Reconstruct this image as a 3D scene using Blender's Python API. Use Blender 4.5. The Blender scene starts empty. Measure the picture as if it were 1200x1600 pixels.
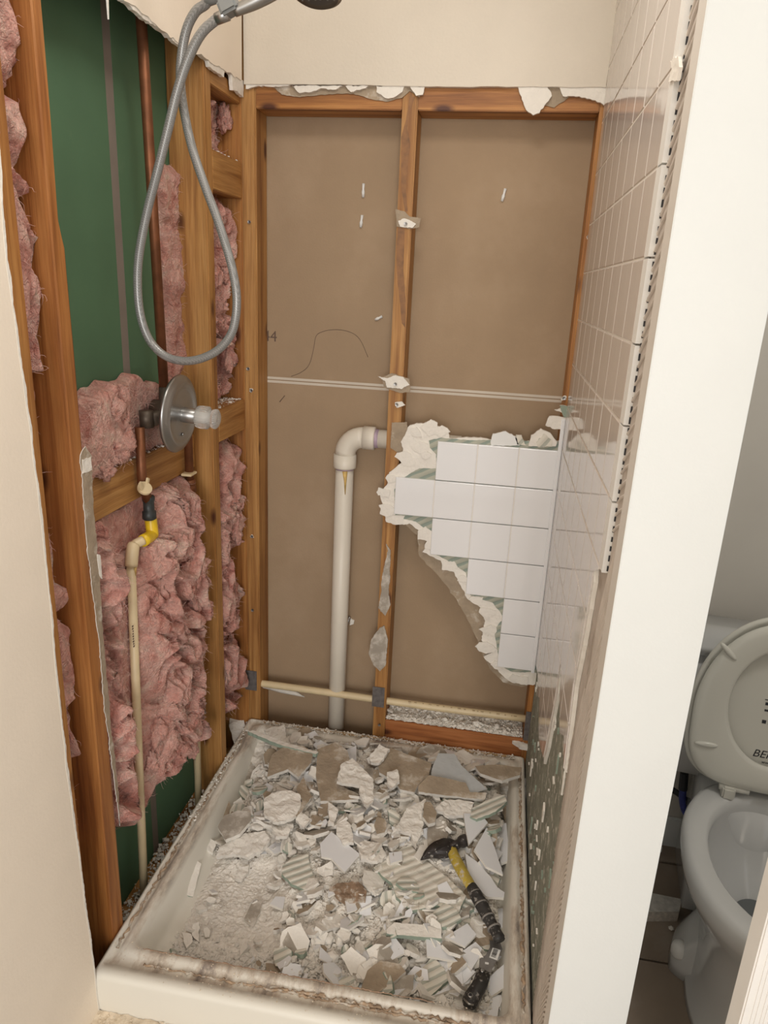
import bpy, bmesh, math, random
from mathutils import Vector, Matrix, noise
R = random.Random(7)
C = bpy.context.scene.collection
sc = bpy.context.scene

# ------------------------------------------------------------------ camera
FPX = 1122.0
CAM = Vector((0, 0, 1.5))
_Y = Vector((200, 345, -FPX)).normalized()
_Z = Vector((170, 3550, FPX)).normalized(); _Z = (_Z - _Y * _Y.dot(_Z)).normalized()
_X = _Y.cross(_Z)
ROT = Matrix((_X, _Y, _Z))                      # world = ROT @ camera
cd = bpy.data.cameras.new('camera'); cam = bpy.data.objects.new('camera', cd); C.objects.link(cam)
cd.sensor_fit = 'VERTICAL'; cd.sensor_height = 24; cd.lens = FPX / 1600 * 24; cd.clip_start = 0.02
M4 = ROT.to_4x4(); M4.translation = CAM; cam.matrix_world = M4
sc.camera = cam

# ------------------------------------------------------------------ world, lamps, exposure
w = bpy.data.worlds.new('world'); sc.world = w; w.use_nodes = True
w.node_tree.nodes['Background'].inputs[0].default_value = (1.0, 0.97, 0.925, 1)
w.node_tree.nodes['Background'].inputs[1].default_value = 0.66

def lamp(name, loc, target, sx, sy, power, col):
    l = bpy.data.lights.new(name, 'AREA'); l.shape = 'RECTANGLE'; l.size = sx; l.size_y = sy
    l.energy = power; l.color = col
    o = bpy.data.objects.new(name, l); C.objects.link(o); o.location = loc
    o.rotation_euler = (Vector(target) - Vector(loc)).to_track_quat('-Z', 'Y').to_euler()
    return o
lamp('vanity_light', (0.25, -2.4, 1.55), (-0.2, 1.9, 1.0), 1.2, 1.3, 44, (1.0, 0.985, 0.955))
lamp('ceiling_light', (-0.18, 1.00, 2.40), (-0.22, 1.2, 0.0), 0.35, 0.35, 4.5, (1.0, 0.95, 0.88))
lamp('toilet_room_fill', (0.85, 0.9, 2.38), (0.8, 1.3, 0.0), 0.3, 0.3, 5.0, (1.0, 0.97, 0.92))  # unseen fill lamp added to brighten the toilet room

sc.view_settings.view_transform = 'Standard'; sc.view_settings.look = 'None'
sc.view_settings.exposure = 0.27; sc.view_settings.gamma = 1.0
sc.view_settings.use_curve_mapping = False

# ------------------------------------------------------------------ planes of the room (metres)
XL, XLF, XR, T, S, B = -0.713, -0.700, 0.168, 1.910, 1.932, 2.020

def ray(px, py): return ROT @ Vector((px - 600, 800 - py, -FPX))
def on(ax, val, px, py):                         # a pixel taken to a real plane of the room
    d = ray(px, py); return CAM + d * ((val - CAM[ax]) / d[ax])

# ------------------------------------------------------------------ materials
MATS = {}
def newmat(name):
    m = bpy.data.materials.new(name); m.use_nodes = True
    return m, m.node_tree.nodes, m.node_tree.links, m.node_tree.nodes['Principled BSDF']
def ramp(N, stops):
    r = N.new('ShaderNodeValToRGB'); e = r.color_ramp.elements
    while len(e) < len(stops): e.new(0.5)
    for k, (p, c) in enumerate(stops):
        e[k].position = p; e[k].color = (*c, 1) if len(c) == 3 else c
    return r
def simple(name, col, rough=0.6, metal=0.0, var=0.12, nscale=9.0, bump=0.0, bscale=60.0, spec=0.5, coat=0.0, dirt=None, dscale=6.0, dthr=(0.55, 0.7), sub=0.0):
    if name in MATS: return MATS[name]
    m, N, L, P = newmat(name)
    tc = N.new('ShaderNodeTexCoord')
    n = N.new('ShaderNodeTexNoise'); n.inputs['Scale'].default_value = nscale; n.inputs['Detail'].default_value = 6
    L.new(tc.outputs['Object'], n.inputs['Vector'])
    lo = tuple(max(0, c * (1 - var)) for c in col); hi = tuple(min(1, c * (1 + var)) for c in col)
    r = ramp(N, [(0.3, lo), (0.7, hi)]); L.new(n.outputs['Fac'], r.inputs['Fac'])
    out = r.outputs['Color']
    if dirt:
        n2 = N.new('ShaderNodeTexNoise'); n2.inputs['Scale'].default_value = dscale; n2.inputs['Detail'].default_value = 8; n2.inputs['Roughness'].default_value = 0.65
        L.new(tc.outputs['Object'], n2.inputs['Vector'])
        r2 = ramp(N, [(dthr[0], (0, 0, 0)), (dthr[1], (1, 1, 1))]); L.new(n2.outputs['Fac'], r2.inputs['Fac'])
        mx = N.new('ShaderNodeMixRGB'); mx.inputs['Color2'].default_value = (*dirt, 1)
        L.new(r2.outputs['Color'], mx.inputs['Fac']); L.new(out, mx.inputs['Color1']); out = mx.outputs['Color']
    L.new(out, P.inputs['Base Color'])
    P.inputs['Roughness'].default_value = rough; P.inputs['Metallic'].default_value = metal
    P.inputs['Specular IOR Level'].default_value = spec; P.inputs['Coat Weight'].default_value = coat
    if sub: P.inputs['Subsurface Weight'].default_value = sub; P.inputs['Subsurface Radius'].default_value = (0.02, 0.01, 0.008)
    if bump:
        b = N.new('ShaderNodeBump'); b.inputs['Strength'].default_value = bump; b.inputs['Distance'].default_value = 0.004
        n3 = N.new('ShaderNodeTexNoise'); n3.inputs['Scale'].default_value = bscale; n3.inputs['Detail'].default_value = 7
        L.new(tc.outputs['Object'], n3.inputs['Vector']); L.new(n3.outputs['Fac'], b.inputs['Height']); L.new(b.outputs['Normal'], P.inputs['Normal'])
    MATS[name] = m; return m

def wood(name, axis, c1, c2, c3, seed=0.0, knots=True):
    m, N, L, P = newmat(name)
    tc = N.new('ShaderNodeTexCoord'); mp = N.new('ShaderNodeMapping')
    s = [1, 1, 1]; s[axis] = 0.045
    mp.inputs['Scale'].default_value = s; mp.inputs['Location'].default_value = (seed, seed * 1.7, seed * 0.6)
    L.new(tc.outputs['Object'], mp.inputs['Vector'])
    n = N.new('ShaderNodeTexNoise'); n.inputs['Scale'].default_value = 42; n.inputs['Detail'].default_value = 6; n.inputs['Distortion'].default_value = 0.6
    L.new(mp.outputs['Vector'], n.inputs['Vector'])
    r = ramp(N, [(0.28, c3), (0.45, c2), (0.62, c1), (0.8, c2)]); L.new(n.outputs['Fac'], r.inputs['Fac'])
    nf = N.new('ShaderNodeTexNoise'); nf.inputs['Scale'].default_value = 260; nf.inputs['Detail'].default_value = 2
    L.new(mp.outputs['Vector'], nf.inputs['Vector'])
    rf = ramp(N, [(0.35, (0.78, 0.74, 0.70)), (0.6, (1, 1, 1))]); L.new(nf.outputs['Fac'], rf.inputs['Fac'])
    mx = N.new('ShaderNodeMixRGB'); mx.blend_type = 'MULTIPLY'; mx.inputs['Fac'].default_value = 0.8
    L.new(r.outputs['Color'], mx.inputs['Color1']); L.new(rf.outputs['Color'], mx.inputs['Color2'])
    # broad patches of redder and paler timber
    nb = N.new('ShaderNodeTexNoise'); nb.inputs['Scale'].default_value = 3.0; nb.inputs['Detail'].default_value = 3
    L.new(tc.outputs['Object'], nb.inputs['Vector'])
    rb = ramp(N, [(0.35, (0.80, 0.70, 0.62)), (0.65, (1.08, 1.05, 1.0))]); L.new(nb.outputs['Fac'], rb.inputs['Fac'])
    mb = N.new('ShaderNodeMixRGB'); mb.blend_type = 'MULTIPLY'; mb.inputs['Fac'].default_value = 0.9
    L.new(mx.outputs['Color'], mb.inputs['Color1']); L.new(rb.outputs['Color'], mb.inputs['Color2'])
    out = mb.outputs['Color']
    if knots:
        mp2 = N.new('ShaderNodeMapping'); s2 = [1, 1, 1]; s2[axis] = 0.45
        mp2.inputs['Scale'].default_value = s2; mp2.inputs['Location'].default_value = (seed * 2.1, seed, seed)
        L.new(tc.outputs['Object'], mp2.inputs['Vector'])
        v = N.new('ShaderNodeTexVoronoi'); v.inputs['Scale'].default_value = 13
        L.new(mp2.outputs['Vector'], v.inputs['Vector'])
        rk = ramp(N, [(0.08, (1, 1, 1)), (0.19, (0, 0, 0))]); L.new(v.outputs['Distance'], rk.inputs['Fac'])
        mk = N.new('ShaderNodeMixRGB'); mk.inputs['Color2'].default_value = (0.09, 0.025, 0.008, 1)
        L.new(rk.outputs['Color'], mk.inputs['Fac']); L.new(out, mk.inputs['Color1']); out = mk.outputs['Color']
    L.new(out, P.inputs['Base Color']); P.inputs['Roughness'].default_value = 0.55
    b = N.new('ShaderNodeBump'); b.inputs['Strength'].default_value = 0.35; b.inputs['Distance'].default_value = 0.002
    L.new(nf.outputs['Fac'], b.inputs['Height']); L.new(b.outputs['Normal'], P.inputs['Normal'])
    return m
W_TAN = ((0.54, 0.30, 0.105), (0.42, 0.21, 0.062), (0.26, 0.11, 0.03))
W_ORG = ((0.55, 0.275, 0.085), (0.43, 0.19, 0.050), (0.26, 0.10, 0.024))
W_RED = ((0.56, 0.25, 0.095), (0.44, 0.17, 0.055), (0.24, 0.08, 0.025))
wz_tan = wood('pine_tan_upright', 2, *W_TAN, seed=1.3)
wz_tan2 = wood('pine_tan_upright_knotty', 2, *W_TAN, seed=7.9)
wz_org = wood('pine_orange_upright', 2, *W_ORG, seed=3.1)
wz_org2 = wood('pine_orange_upright_b', 2, (0.49, 0.22, 0.065), (0.37, 0.145, 0.036), (0.21, 0.072, 0.017), seed=5.7)
wx_org = wood('pine_orange_along_x', 0, *W_ORG, seed=2.2)
wx_red = wood('pine_red_along_x', 0, *W_RED, seed=9.2)
wy_tan = wood('pine_tan_along_y', 1, *W_TAN, seed=4.4)
bark = simple('bark_edge', (0.12, 0.05, 0.02), 0.9, var=0.5, nscale=30, bump=0.8, bscale=90)

paint_warm = simple('warm_cream_paint', (0.93, 0.825, 0.695), 0.6, var=0.02, bump=0.10, bscale=160, dirt=(0.60, 0.50, 0.40), dscale=3.5, dthr=(0.70, 0.82))
paint_beige = simple('beige_paint', (0.70, 0.63, 0.53), 0.6, var=0.02, bump=0.22, bscale=140)
paint_white = simple('off_white_paint', (0.755, 0.765, 0.745), 0.55, var=0.012, bump=0.08, bscale=180)
paint_shaded = simple('shaded_trim_paint', (0.74, 0.70, 0.65), 0.5, var=0.02)  # partition's return strip: its shadow is put into this darker colour
ceil_m = simple('ceiling_paint', (0.80, 0.78, 0.73), 0.8, var=0.02)
brown_paper = simple('brown_drywall_paper', (0.37, 0.262, 0.165), 0.85, var=0.06, nscale=5, bump=0.15, bscale=200, dirt=(0.42, 0.31, 0.21), dscale=2.5, dthr=(0.5, 0.8))
scrap_paper = simple('torn_brown_paper', (0.38, 0.30, 0.215), 0.9, var=0.16, nscale=25, bump=0.5, bscale=120, dirt=(0.66, 0.60, 0.52), dscale=17, dthr=(0.54, 0.68))
grey_paper = simple('grey_board_face', (0.40, 0.35, 0.29), 0.9, var=0.14, nscale=20, bump=0.3, bscale=90, dirt=(0.68, 0.63, 0.565), dscale=20, dthr=(0.48, 0.64))
gypsum = simple('white_gypsum', (0.85, 0.805, 0.735), 0.95, var=0.05, nscale=18, bump=0.8, bscale=70, dirt=(0.60, 0.53, 0.45), dscale=20, dthr=(0.63, 0.78))
gypsum2 = simple('grey_white_gypsum', (0.76, 0.72, 0.66), 0.95, var=0.07, nscale=25, bump=0.9, bscale=90)
dust = simple('plaster_dust', (0.82, 0.77, 0.70), 0.95, var=0.10, nscale=22, bump=0.9, bscale=130, dirt=(0.50, 0.45, 0.39), dscale=30, dthr=(0.58, 0.72))
green_paper = simple('green_board_paper', (0.30, 0.36, 0.29), 0.85, var=0.10, nscale=10)
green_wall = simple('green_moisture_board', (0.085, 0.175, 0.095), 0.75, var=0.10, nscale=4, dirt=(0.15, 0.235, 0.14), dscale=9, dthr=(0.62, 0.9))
grey_tape = simple('grey_seam', (0.23, 0.195, 0.165), 0.85, var=0.1)
tile_m = None
def tile_mat(name, col):
    m, N, L, P = newmat(name)
    P.inputs['Base Color'].default_value = (*col, 1); P.inputs['Roughness'].default_value = 0.07
    tc = N.new('ShaderNodeTexCoord'); n = N.new('ShaderNodeTexNoise'); n.inputs['Scale'].default_value = 14
    L.new(tc.outputs['Object'], n.inputs['Vector'])
    b = N.new('ShaderNodeBump'); b.inputs['Strength'].default_value = 0.12; b.inputs['Distance'].default_value = 0.004
    L.new(n.outputs['Fac'], b.inputs['Height']); L.new(b.outputs['Normal'], P.inputs['Normal'])
    return m
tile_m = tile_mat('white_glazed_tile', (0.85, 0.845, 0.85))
tile_r = tile_mat('right_wall_shaded_tile', (0.68, 0.625, 0.59))  # same white tile; this wall's shade is put into the taupe colour
shard_m = tile_mat('tile_shard_glaze', (0.80, 0.80, 0.81)); shard_m.node_tree.nodes['Principled BSDF'].inputs['Roughness'].default_value = 0.28
tile_back = simple('tile_bisque', (0.80, 0.76, 0.69), 0.9, var=0.05)
grout = simple('grout', (0.62, 0.56, 0.50), 0.9, var=0.06)
grout_lt = simple('pale_grout', (0.80, 0.75, 0.69), 0.9, var=0.04)
caulk = simple('white_caulk', (0.85, 0.84, 0.81), 0.5, var=0.02)

def thinset(name, base, ridge, freq, rot, thr=0.5, patch=0.5):
    m, N, L, P = newmat(name)
    tc = N.new('ShaderNodeTexCoord'); mp = N.new('ShaderNodeMapping'); mp.inputs['Rotation'].default_value = rot
    L.new(tc.outputs['Object'], mp.inputs['Vector'])
    wv = N.new('ShaderNodeTexWave'); wv.bands_direction = 'Z'; wv.inputs['Scale'].default_value = freq; wv.inputs['Distortion'].default_value = 1.1; wv.inputs['Detail'].default_value = 2; wv.inputs['Detail Scale'].default_value = 0.6
    L.new(mp.outputs['Vector'], wv.inputs['Vector'])
    n = N.new('ShaderNodeTexNoise'); n.inputs['Scale'].default_value = 22; n.inputs['Detail'].default_value = 7
    L.new(tc.outputs['Object'], n.inputs['Vector'])
    mul = N.new('ShaderNodeMath'); mul.operation = 'MULTIPLY_ADD'; mul.inputs[1].default_value = patch; 
    L.new(n.outputs['Fac'], mul.inputs[0]); L.new(wv.outputs['Fac'], mul.inputs[2])
    r = ramp(N, [(thr + patch * 0.5 - 0.06, base), (thr + patch * 0.5 + 0.06, ridge)]); L.new(mul.outputs[0], r.inputs['Fac'])
    L.new(r.outputs['Color'], P.inputs['Base Color']); P.inputs['Roughness'].default_value = 0.9
    b = N.new('ShaderNodeBump'); b.inputs['Strength'].default_value = 0.7; b.inputs['Distance'].default_value = 0.003
    L.new(mul.outputs[0], b.inputs['Height']); L.new(b.outputs['Normal'], P.inputs['Normal'])
    return m
ts_back = thinset('thinset_on_green_board', (0.29, 0.34, 0.29), (0.45, 0.45, 0.37), 15, (0.0, 0.5, 0.0), 0.45, 1.2)
ts_cream = thinset('cream_ridged_thinset', (0.62, 0.59, 0.51), (0.79, 0.74, 0.65), 17, (1.1, 0.6, 0.0), 0.28, 0.9)
ts_scrap = thinset('thinset_ridges_on_scrap', (0.47, 0.475, 0.41), (0.74, 0.70, 0.61), 19, (1.1, 0.6, 0.0), 0.30, 1.0)
ts_comb = thinset('combed_thinset', (0.47, 0.41, 0.36), (0.66, 0.60, 0.55), 26, (0.5, 0.0, 0.0), 0.42, 0.15)
chipped = simple('chipped_green_board', (0.255, 0.265, 0.215), 0.9, var=0.25, nscale=16, bump=0.8, bscale=60, dirt=(0.56, 0.54, 0.48), dscale=34, dthr=(0.55, 0.60))

copper = simple('aged_copper', (0.22, 0.085, 0.038), 0.48, metal=0.6, var=0.3, nscale=25)
dark_brass = simple('dark_fitting', (0.10, 0.075, 0.055), 0.5, metal=0.5, var=0.3, nscale=60)
black_fit = simple('black_fitting', (0.03, 0.035, 0.035), 0.45, var=0.3, nscale=60)
cpvc = simple('cream_cpvc', (0.72, 0.58, 0.36), 0.4, var=0.06, nscale=20, dirt=(0.45, 0.33, 0.18), dscale=14, dthr=(0.68, 0.8))
yellow_glue = simple('yellow_cement', (0.78, 0.52, 0.02), 0.35, var=0.15, nscale=30)
pvc = simple('white_pvc', (0.76, 0.70, 0.60), 0.4, var=0.04, nscale=8)
purple = simple('purple_primer', (0.42, 0.32, 0.40), 0.6, var=0.2, nscale=50)
amber = simple('amber_glue_run', (0.62, 0.42, 0.14), 0.4, var=0.3, nscale=60)
chrome = simple('brushed_chrome', (0.40, 0.395, 0.385), 0.33, metal=0.9, var=0.05)
steel = simple('dull_steel', (0.30, 0.29, 0.28), 0.4, metal=0.8, var=0.15, nscale=50)
plate_m = simple('grey_nail_plate', (0.16, 0.145, 0.14), 0.55, metal=0.3, var=0.3, nscale=70)
plastic_grey = simple('grey_plastic', (0.20, 0.205, 0.20), 0.35, var=0.03)
plastic_dark = simple('dark_plastic', (0.06, 0.06, 0.06), 0.35, var=0.1)
clear_m = None
mm, N_, L_, P_ = newmat('clear_acrylic'); P_.inputs['Base Color'].default_value = (0.93, 0.90, 0.86, 1); P_.inputs['Roughness'].default_value = 0.12
P_.inputs['Transmission Weight'].default_value = 0.75; P_.inputs['IOR'].default_value = 1.49; clear_m = mm
def hose_mat():
    m, N, L, P = newmat('braided_grey_hose')
    tc = N.new('ShaderNodeTexCoord'); ch = N.new('ShaderNodeTexChecker'); ch.inputs['Scale'].default_value = 620
    mp = N.new('ShaderNodeMapping'); mp.inputs['Rotation'].default_value = (0.7, 0.7, 0.3)
    L.new(tc.outputs['Object'], mp.inputs['Vector']); L.new(mp.outputs['Vector'], ch.inputs['Vector'])
    ch.inputs['Color1'].default_value = (0.34, 0.335, 0.325, 1); ch.inputs['Color2'].default_value = (0.17, 0.17, 0.165, 1)
    L.new(ch.outputs['Color'], P.inputs['Base Color']); P.inputs['Roughness'].default_value = 0.32; P.inputs['Metallic'].default_value = 0.25
    return m
hose_m = hose_mat()
def pan_mat():
    m, N, L, P = newmat('stained_cream_acrylic')
    tc = N.new('ShaderNodeTexCoord')
    sep = N.new('ShaderNodeSeparateXYZ'); L.new(tc.outputs['Object'], sep.inputs[0])
    n = N.new('ShaderNodeTexNoise'); n.inputs['Scale'].default_value = 9; n.inputs['Detail'].default_value = 9; n.inputs['Roughness'].default_value = 0.7
    mp = N.new('ShaderNodeMapping'); mp.inputs['Scale'].default_value = (1.6, 0.45, 2); L.new(tc.outputs['Object'], mp.inputs['Vector']); L.new(mp.outputs['Vector'], n.inputs['Vector'])
    r = ramp(N, [(0.48, (0.79, 0.745, 0.66)), (0.57, (0.60, 0.52, 0.43)), (0.68, (0.24, 0.20, 0.18))]); L.new(n.outputs['Fac'], r.inputs['Fac'])
    # grime clings to the flange: fades with depth below the rim and toward the apron
    mr = N.new('ShaderNodeMapRange'); mr.inputs['From Min'].default_value = 0.112; mr.inputs['From Max'].default_value = 0.135
    L.new(sep.outputs['Z'], mr.inputs['Value'])
    ay = N.new('ShaderNodeMapRange'); ay.inputs['From Min'].default_value = 0.018; ay.inputs['From Max'].default_value = 0.035
    L.new(sep.outputs['Y'], ay.inputs['Value'])
    mu = N.new('ShaderNodeMath'); mu.operation = 'MULTIPLY'; L.new(mr.outputs[0], mu.inputs[0]); L.new(ay.outputs[0], mu.inputs[1])
    mx = N.new('ShaderNodeMixRGB'); mx.inputs['Color1'].default_value = (0.80, 0.765, 0.68, 1)
    L.new(mu.outputs[0], mx.inputs['Fac']); L.new(r.outputs['Color'], mx.inputs['Color2'])
    L.new(mx.outputs['Color'], P.inputs['Base Color']); P.inputs['Roughness'].default_value = 0.35
    return m
pan_m = pan_mat()
def pink_mat():
    m, N, L, P = newmat('pink_fibreglass')
    tc = N.new('ShaderNodeTexCoord')
    n = N.new('ShaderNodeTexNoise'); n.inputs['Scale'].default_value = 13; n.inputs['Detail'].default_value = 8; n.inputs['Distortion'].default_value = 1.5
    L.new(tc.outputs['Object'], n.inputs['Vector'])
    r = ramp(N, [(0.30, (0.48, 0.19, 0.15)), (0.44, (0.68, 0.345, 0.285)), (0.57, (0.76, 0.45, 0.38)), (0.72, (0.77, 0.57, 0.46))]); L.new(n.outputs['Fac'], r.inputs['Fac'])
    n2 = N.new('ShaderNodeTexNoise'); n2.inputs['Scale'].default_value = 5; n2.inputs['Detail'].default_value = 7
    L.new(tc.outputs['Object'], n2.inputs['Vector'])
    r2 = ramp(N, [(0.62, (0, 0, 0)), (0.74, (0.75, 0.75, 0.75))]); L.new(n2.outputs['Fac'], r2.inputs['Fac'])
    mx = N.new('ShaderNodeMixRGB'); mx.inputs['Color2'].default_value = (0.24, 0.16, 0.14, 1)
    L.new(r2.outputs['Color'], mx.inputs['Fac']); L.new(r.outputs['Color'], mx.inputs['Color1'])
    L.new(mx.outputs['Color'], P.inputs['Base Color']); P.inputs['Roughness'].default_value = 0.95; P.inputs['Specular IOR Level'].default_value = 0.15
    P.inputs['Sheen Weight'].default_value = 0.15; P.inputs['Sheen Roughness'].default_value = 0.6
    P.inputs['Sheen Tint'].default_value = (1.0, 0.75, 0.7, 1)
    P.inputs['Subsurface Weight'].default_value = 0.25; P.inputs['Subsurface Radius'].default_value = (0.02, 0.008, 0.006); P.inputs['Subsurface Scale'].default_value = 0.5
    b = N.new('ShaderNodeBump'); b.inputs['Strength'].default_value = 1.0; b.inputs['Distance'].default_value = 0.012
    n3 = N.new('ShaderNodeTexNoise'); n3.inputs['Scale'].default_value = 75; n3.inputs['Detail'].default_value = 8; n3.inputs['Distortion'].default_value = 2.5
    L.new(tc.outputs['Object'], n3.inputs['Vector']); L.new(n3.outputs['Fac'], b.inputs['Height']); L.new(b.outputs['Normal'], P.inputs['Normal'])
    return m
pink = pink_mat()
fibre = simple('loose_pink_fibre', (0.82, 0.55, 0.48), 0.9, var=0.2)
porcelain = simple('grey_white_porcelain', (0.60, 0.60, 0.59), 0.10, var=0.01, coat=0.3)
seat_m = simple('cream_seat_plastic', (0.66, 0.645, 0.58), 0.22, var=0.01)
water_m = simple('toilet_water', (0.13, 0.14, 0.145), 0.03, var=0.05)
floor_m = simple('taupe_floor_tile', (0.30, 0.235, 0.18), 0.45, var=0.14, nscale=7, bump=0.1, bscale=40, dirt=(0.37, 0.31, 0.25), dscale=4, dthr=(0.5, 0.7))
floor_grout = simple('dark_floor_grout', (0.10, 0.07, 0.05), 0.9)
mortar = simple('crumbled_mortar', (0.74, 0.63, 0.49), 0.95, var=0.15, nscale=40, bump=1.0, bscale=90)
black_m = simple('black_rubber', (0.02, 0.02, 0.025), 0.5, var=0.2)
blue_m = simple('blue_braid', (0.04, 0.05, 0.22), 0.5, var=0.3, nscale=120)
ink = simple('black_ink', (0.03, 0.03, 0.035), 0.7, var=0.05)
pencil = simple('pencil_mark', (0.15, 0.10, 0.075), 0.9, var=0.1)
label_m = simple('white_label', (0.80, 0.80, 0.78), 0.5, var=0.02)
ham_black = simple('dusty_black_grip', (0.035, 0.032, 0.03), 0.55, var=0.3, nscale=60, dirt=(0.36, 0.33, 0.30), dscale=90, dthr=(0.56, 0.66))
ham_head = simple('dusty_black_steel', (0.05, 0.042, 0.04), 0.42, metal=0.3, var=0.3, nscale=60, dirt=(0.50, 0.47, 0.43), dscale=85, dthr=(0.60, 0.66))
ham_yel = simple('dusty_yellow_grip', (0.50, 0.37, 0.06), 0.5, var=0.2, nscale=60, dirt=(0.55, 0.50, 0.42), dscale=70, dthr=(0.52, 0.62))
plastic_pan = simple('pale_bluish_sheet', (0.55, 0.57, 0.575), 0.25, var=0.05, nscale=12)
dark_dirt = simple('dark_dirt', (0.13, 0.10, 0.08), 0.95, var=0.4, nscale=60, bump=0.9, bscale=120)
wood_door = simple('white_grained_door', (0.80, 0.77, 0.73), 0.5, var=0.05, nscale=8)

# ------------------------------------------------------------------ building helpers
def link(name, me, mats, parent=None, origin=None):
    if origin is not None:
        me.transform(Matrix.Translation(-Vector(origin)))
    for m in (mats if isinstance(mats, (list, tuple)) else [mats]): me.materials.append(m)
    o = bpy.data.objects.new(name, me); C.objects.link(o)
    if origin is not None: o.location = origin
    if parent is not None:
        o.parent = parent; o.location = (Vector(origin) - world_loc(parent)) if origin is not None else -world_loc(parent)
    return o
def world_loc(o):
    v = Vector(o.location)
    while o.parent: o = o.parent; v += Vector(o.location)
    return v
def tag(o, label=None, cat=None, group=None, kind=None):
    if label: o['label'] = label
    if cat: o['category'] = cat
    if group: o['group'] = group
    if kind: o['kind'] = kind
    return o
def thing(name, loc, label, cat, group=None):
    o = bpy.data.objects.new(name, None); C.objects.link(o); o.location = loc; o.empty_display_size = 0.05
    return tag(o, label, cat, group)
def pd(verts, faces, smooth=False, midx=None):
    me = bpy.data.meshes.new('m'); me.from_pydata([tuple(v) for v in verts], [], faces); me.update()
    if smooth: me.polygons.foreach_set('use_smooth', [True] * len(me.polygons))
    if midx: me.polygons.foreach_set('material_index', midx)
    return me
def bme(bm, smooth=False):
    bmesh.ops.recalc_face_normals(bm, faces=bm.faces)
    me = bpy.data.meshes.new('m'); bm.to_mesh(me); bm.free()
    if smooth: me.polygons.foreach_set('use_smooth', [True] * len(me.polygons))
    return me
def cbase(me):
    xs = [v.co for v in me.vertices]
    lo = [min(c[i] for c in xs) for i in range(3)]; hi = [max(c[i] for c in xs) for i in range(3)]
    return Vector(((lo[0] + hi[0]) / 2, (lo[1] + hi[1]) / 2, lo[2]))
def add(name, me, mats, parent=None):
    return link(name, me, mats, parent, cbase(me))

def box(x0, x1, y0, y1, z0, z1, bev=0.0, jit=0.0):
    bm = bmesh.new(); bmesh.ops.create_cube(bm, size=1)
    for v in bm.verts:
        v.co = Vector(((x0 + x1) / 2 + v.co.x * (x1 - x0), (y0 + y1) / 2 + v.co.y * (y1 - y0), (z0 + z1) / 2 + v.co.z * (z1 - z0)))
    if bev: bmesh.ops.bevel(bm, geom=bm.edges[:], offset=bev, segments=2, affect='EDGES')
    return bme(bm)
def tube_bm(bm, pts, r, seg=12, cap=True):
    pts = [Vector(p) for p in pts]; rings = []; up = None
    n = len(pts)
    for i, p in enumerate(pts):
        d = (pts[min(i + 1, n - 1)] - pts[max(i - 1, 0)]).normalized()
        if up is None:
            up = Vector((0, 0, 1)) if abs(d.z) < 0.9 else Vector((1, 0, 0))
        s = d.cross(up).normalized(); up = s.cross(d).normalized()
        rr = r[i] if isinstance(r, (list, tuple)) else r
        rings.append([bm.verts.new(p + (s * math.cos(a) + up * math.sin(a)) * rr) for a in [2 * math.pi * k / seg for k in range(seg)]])
    for a, b in zip(rings, rings[1:]):
        for k in range(seg): bm.faces.new((a[k], a[(k + 1) % seg], b[(k + 1) % seg], b[k]))
    if cap: bm.faces.new(rings[0][::-1]); bm.faces.new(rings[-1])
def tube(pts, r, seg=12, smooth=True):
    bm = bmesh.new(); tube_bm(bm, pts, r, seg); me = bme(bm, smooth); return me
def spline(pts, sub=8):
    pts = [Vector(p) for p in pts]; out = []
    P = [pts[0] * 2 - pts[1]] + pts + [pts[-1] * 2 - pts[-2]]
    for i in range(1, len(P) - 2):
        for k in range(sub):
            t = k / sub; a, b, c, d = P[i - 1], P[i], P[i + 1], P[i + 2]
            out.append(0.5 * ((2 * b) + (c - a) * t + (2 * a - 5 * b + 4 * c - d) * t * t + (3 * b - a - 3 * c + d) * t ** 3))
    out.append(pts[-1]); return out
def lathe_bm(bm, prof, origin, axis, seg=40, wob=None):
    axis = Vector(axis).normalized(); a = Vector((0, 0, 1)) if abs(axis.z) < 0.9 else Vector((1, 0, 0))
    u = axis.cross(a).normalized(); v = axis.cross(u); origin = Vector(origin); rings = []
    for (r, h) in prof:
        rings.append([bm.verts.new(origin + axis * h + (u * math.cos(t) + v * math.sin(t)) * max(1e-5, r * (wob(t) if wob else 1))) for t in [2 * math.pi * k / seg for k in range(seg)]])
    for p, q in zip(rings, rings[1:]):
        for k in range(seg): bm.faces.new((p[k], p[(k + 1) % seg], q[(k + 1) % seg], q[k]))
    bm.faces.new(rings[0][::-1]); bm.faces.new(rings[-1])
def lathe(prof, origin, axis, seg=40, wob=None, smooth=True):
    bm = bmesh.new(); lathe_bm(bm, prof, origin, axis, seg, wob); return bme(bm, smooth)

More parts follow.
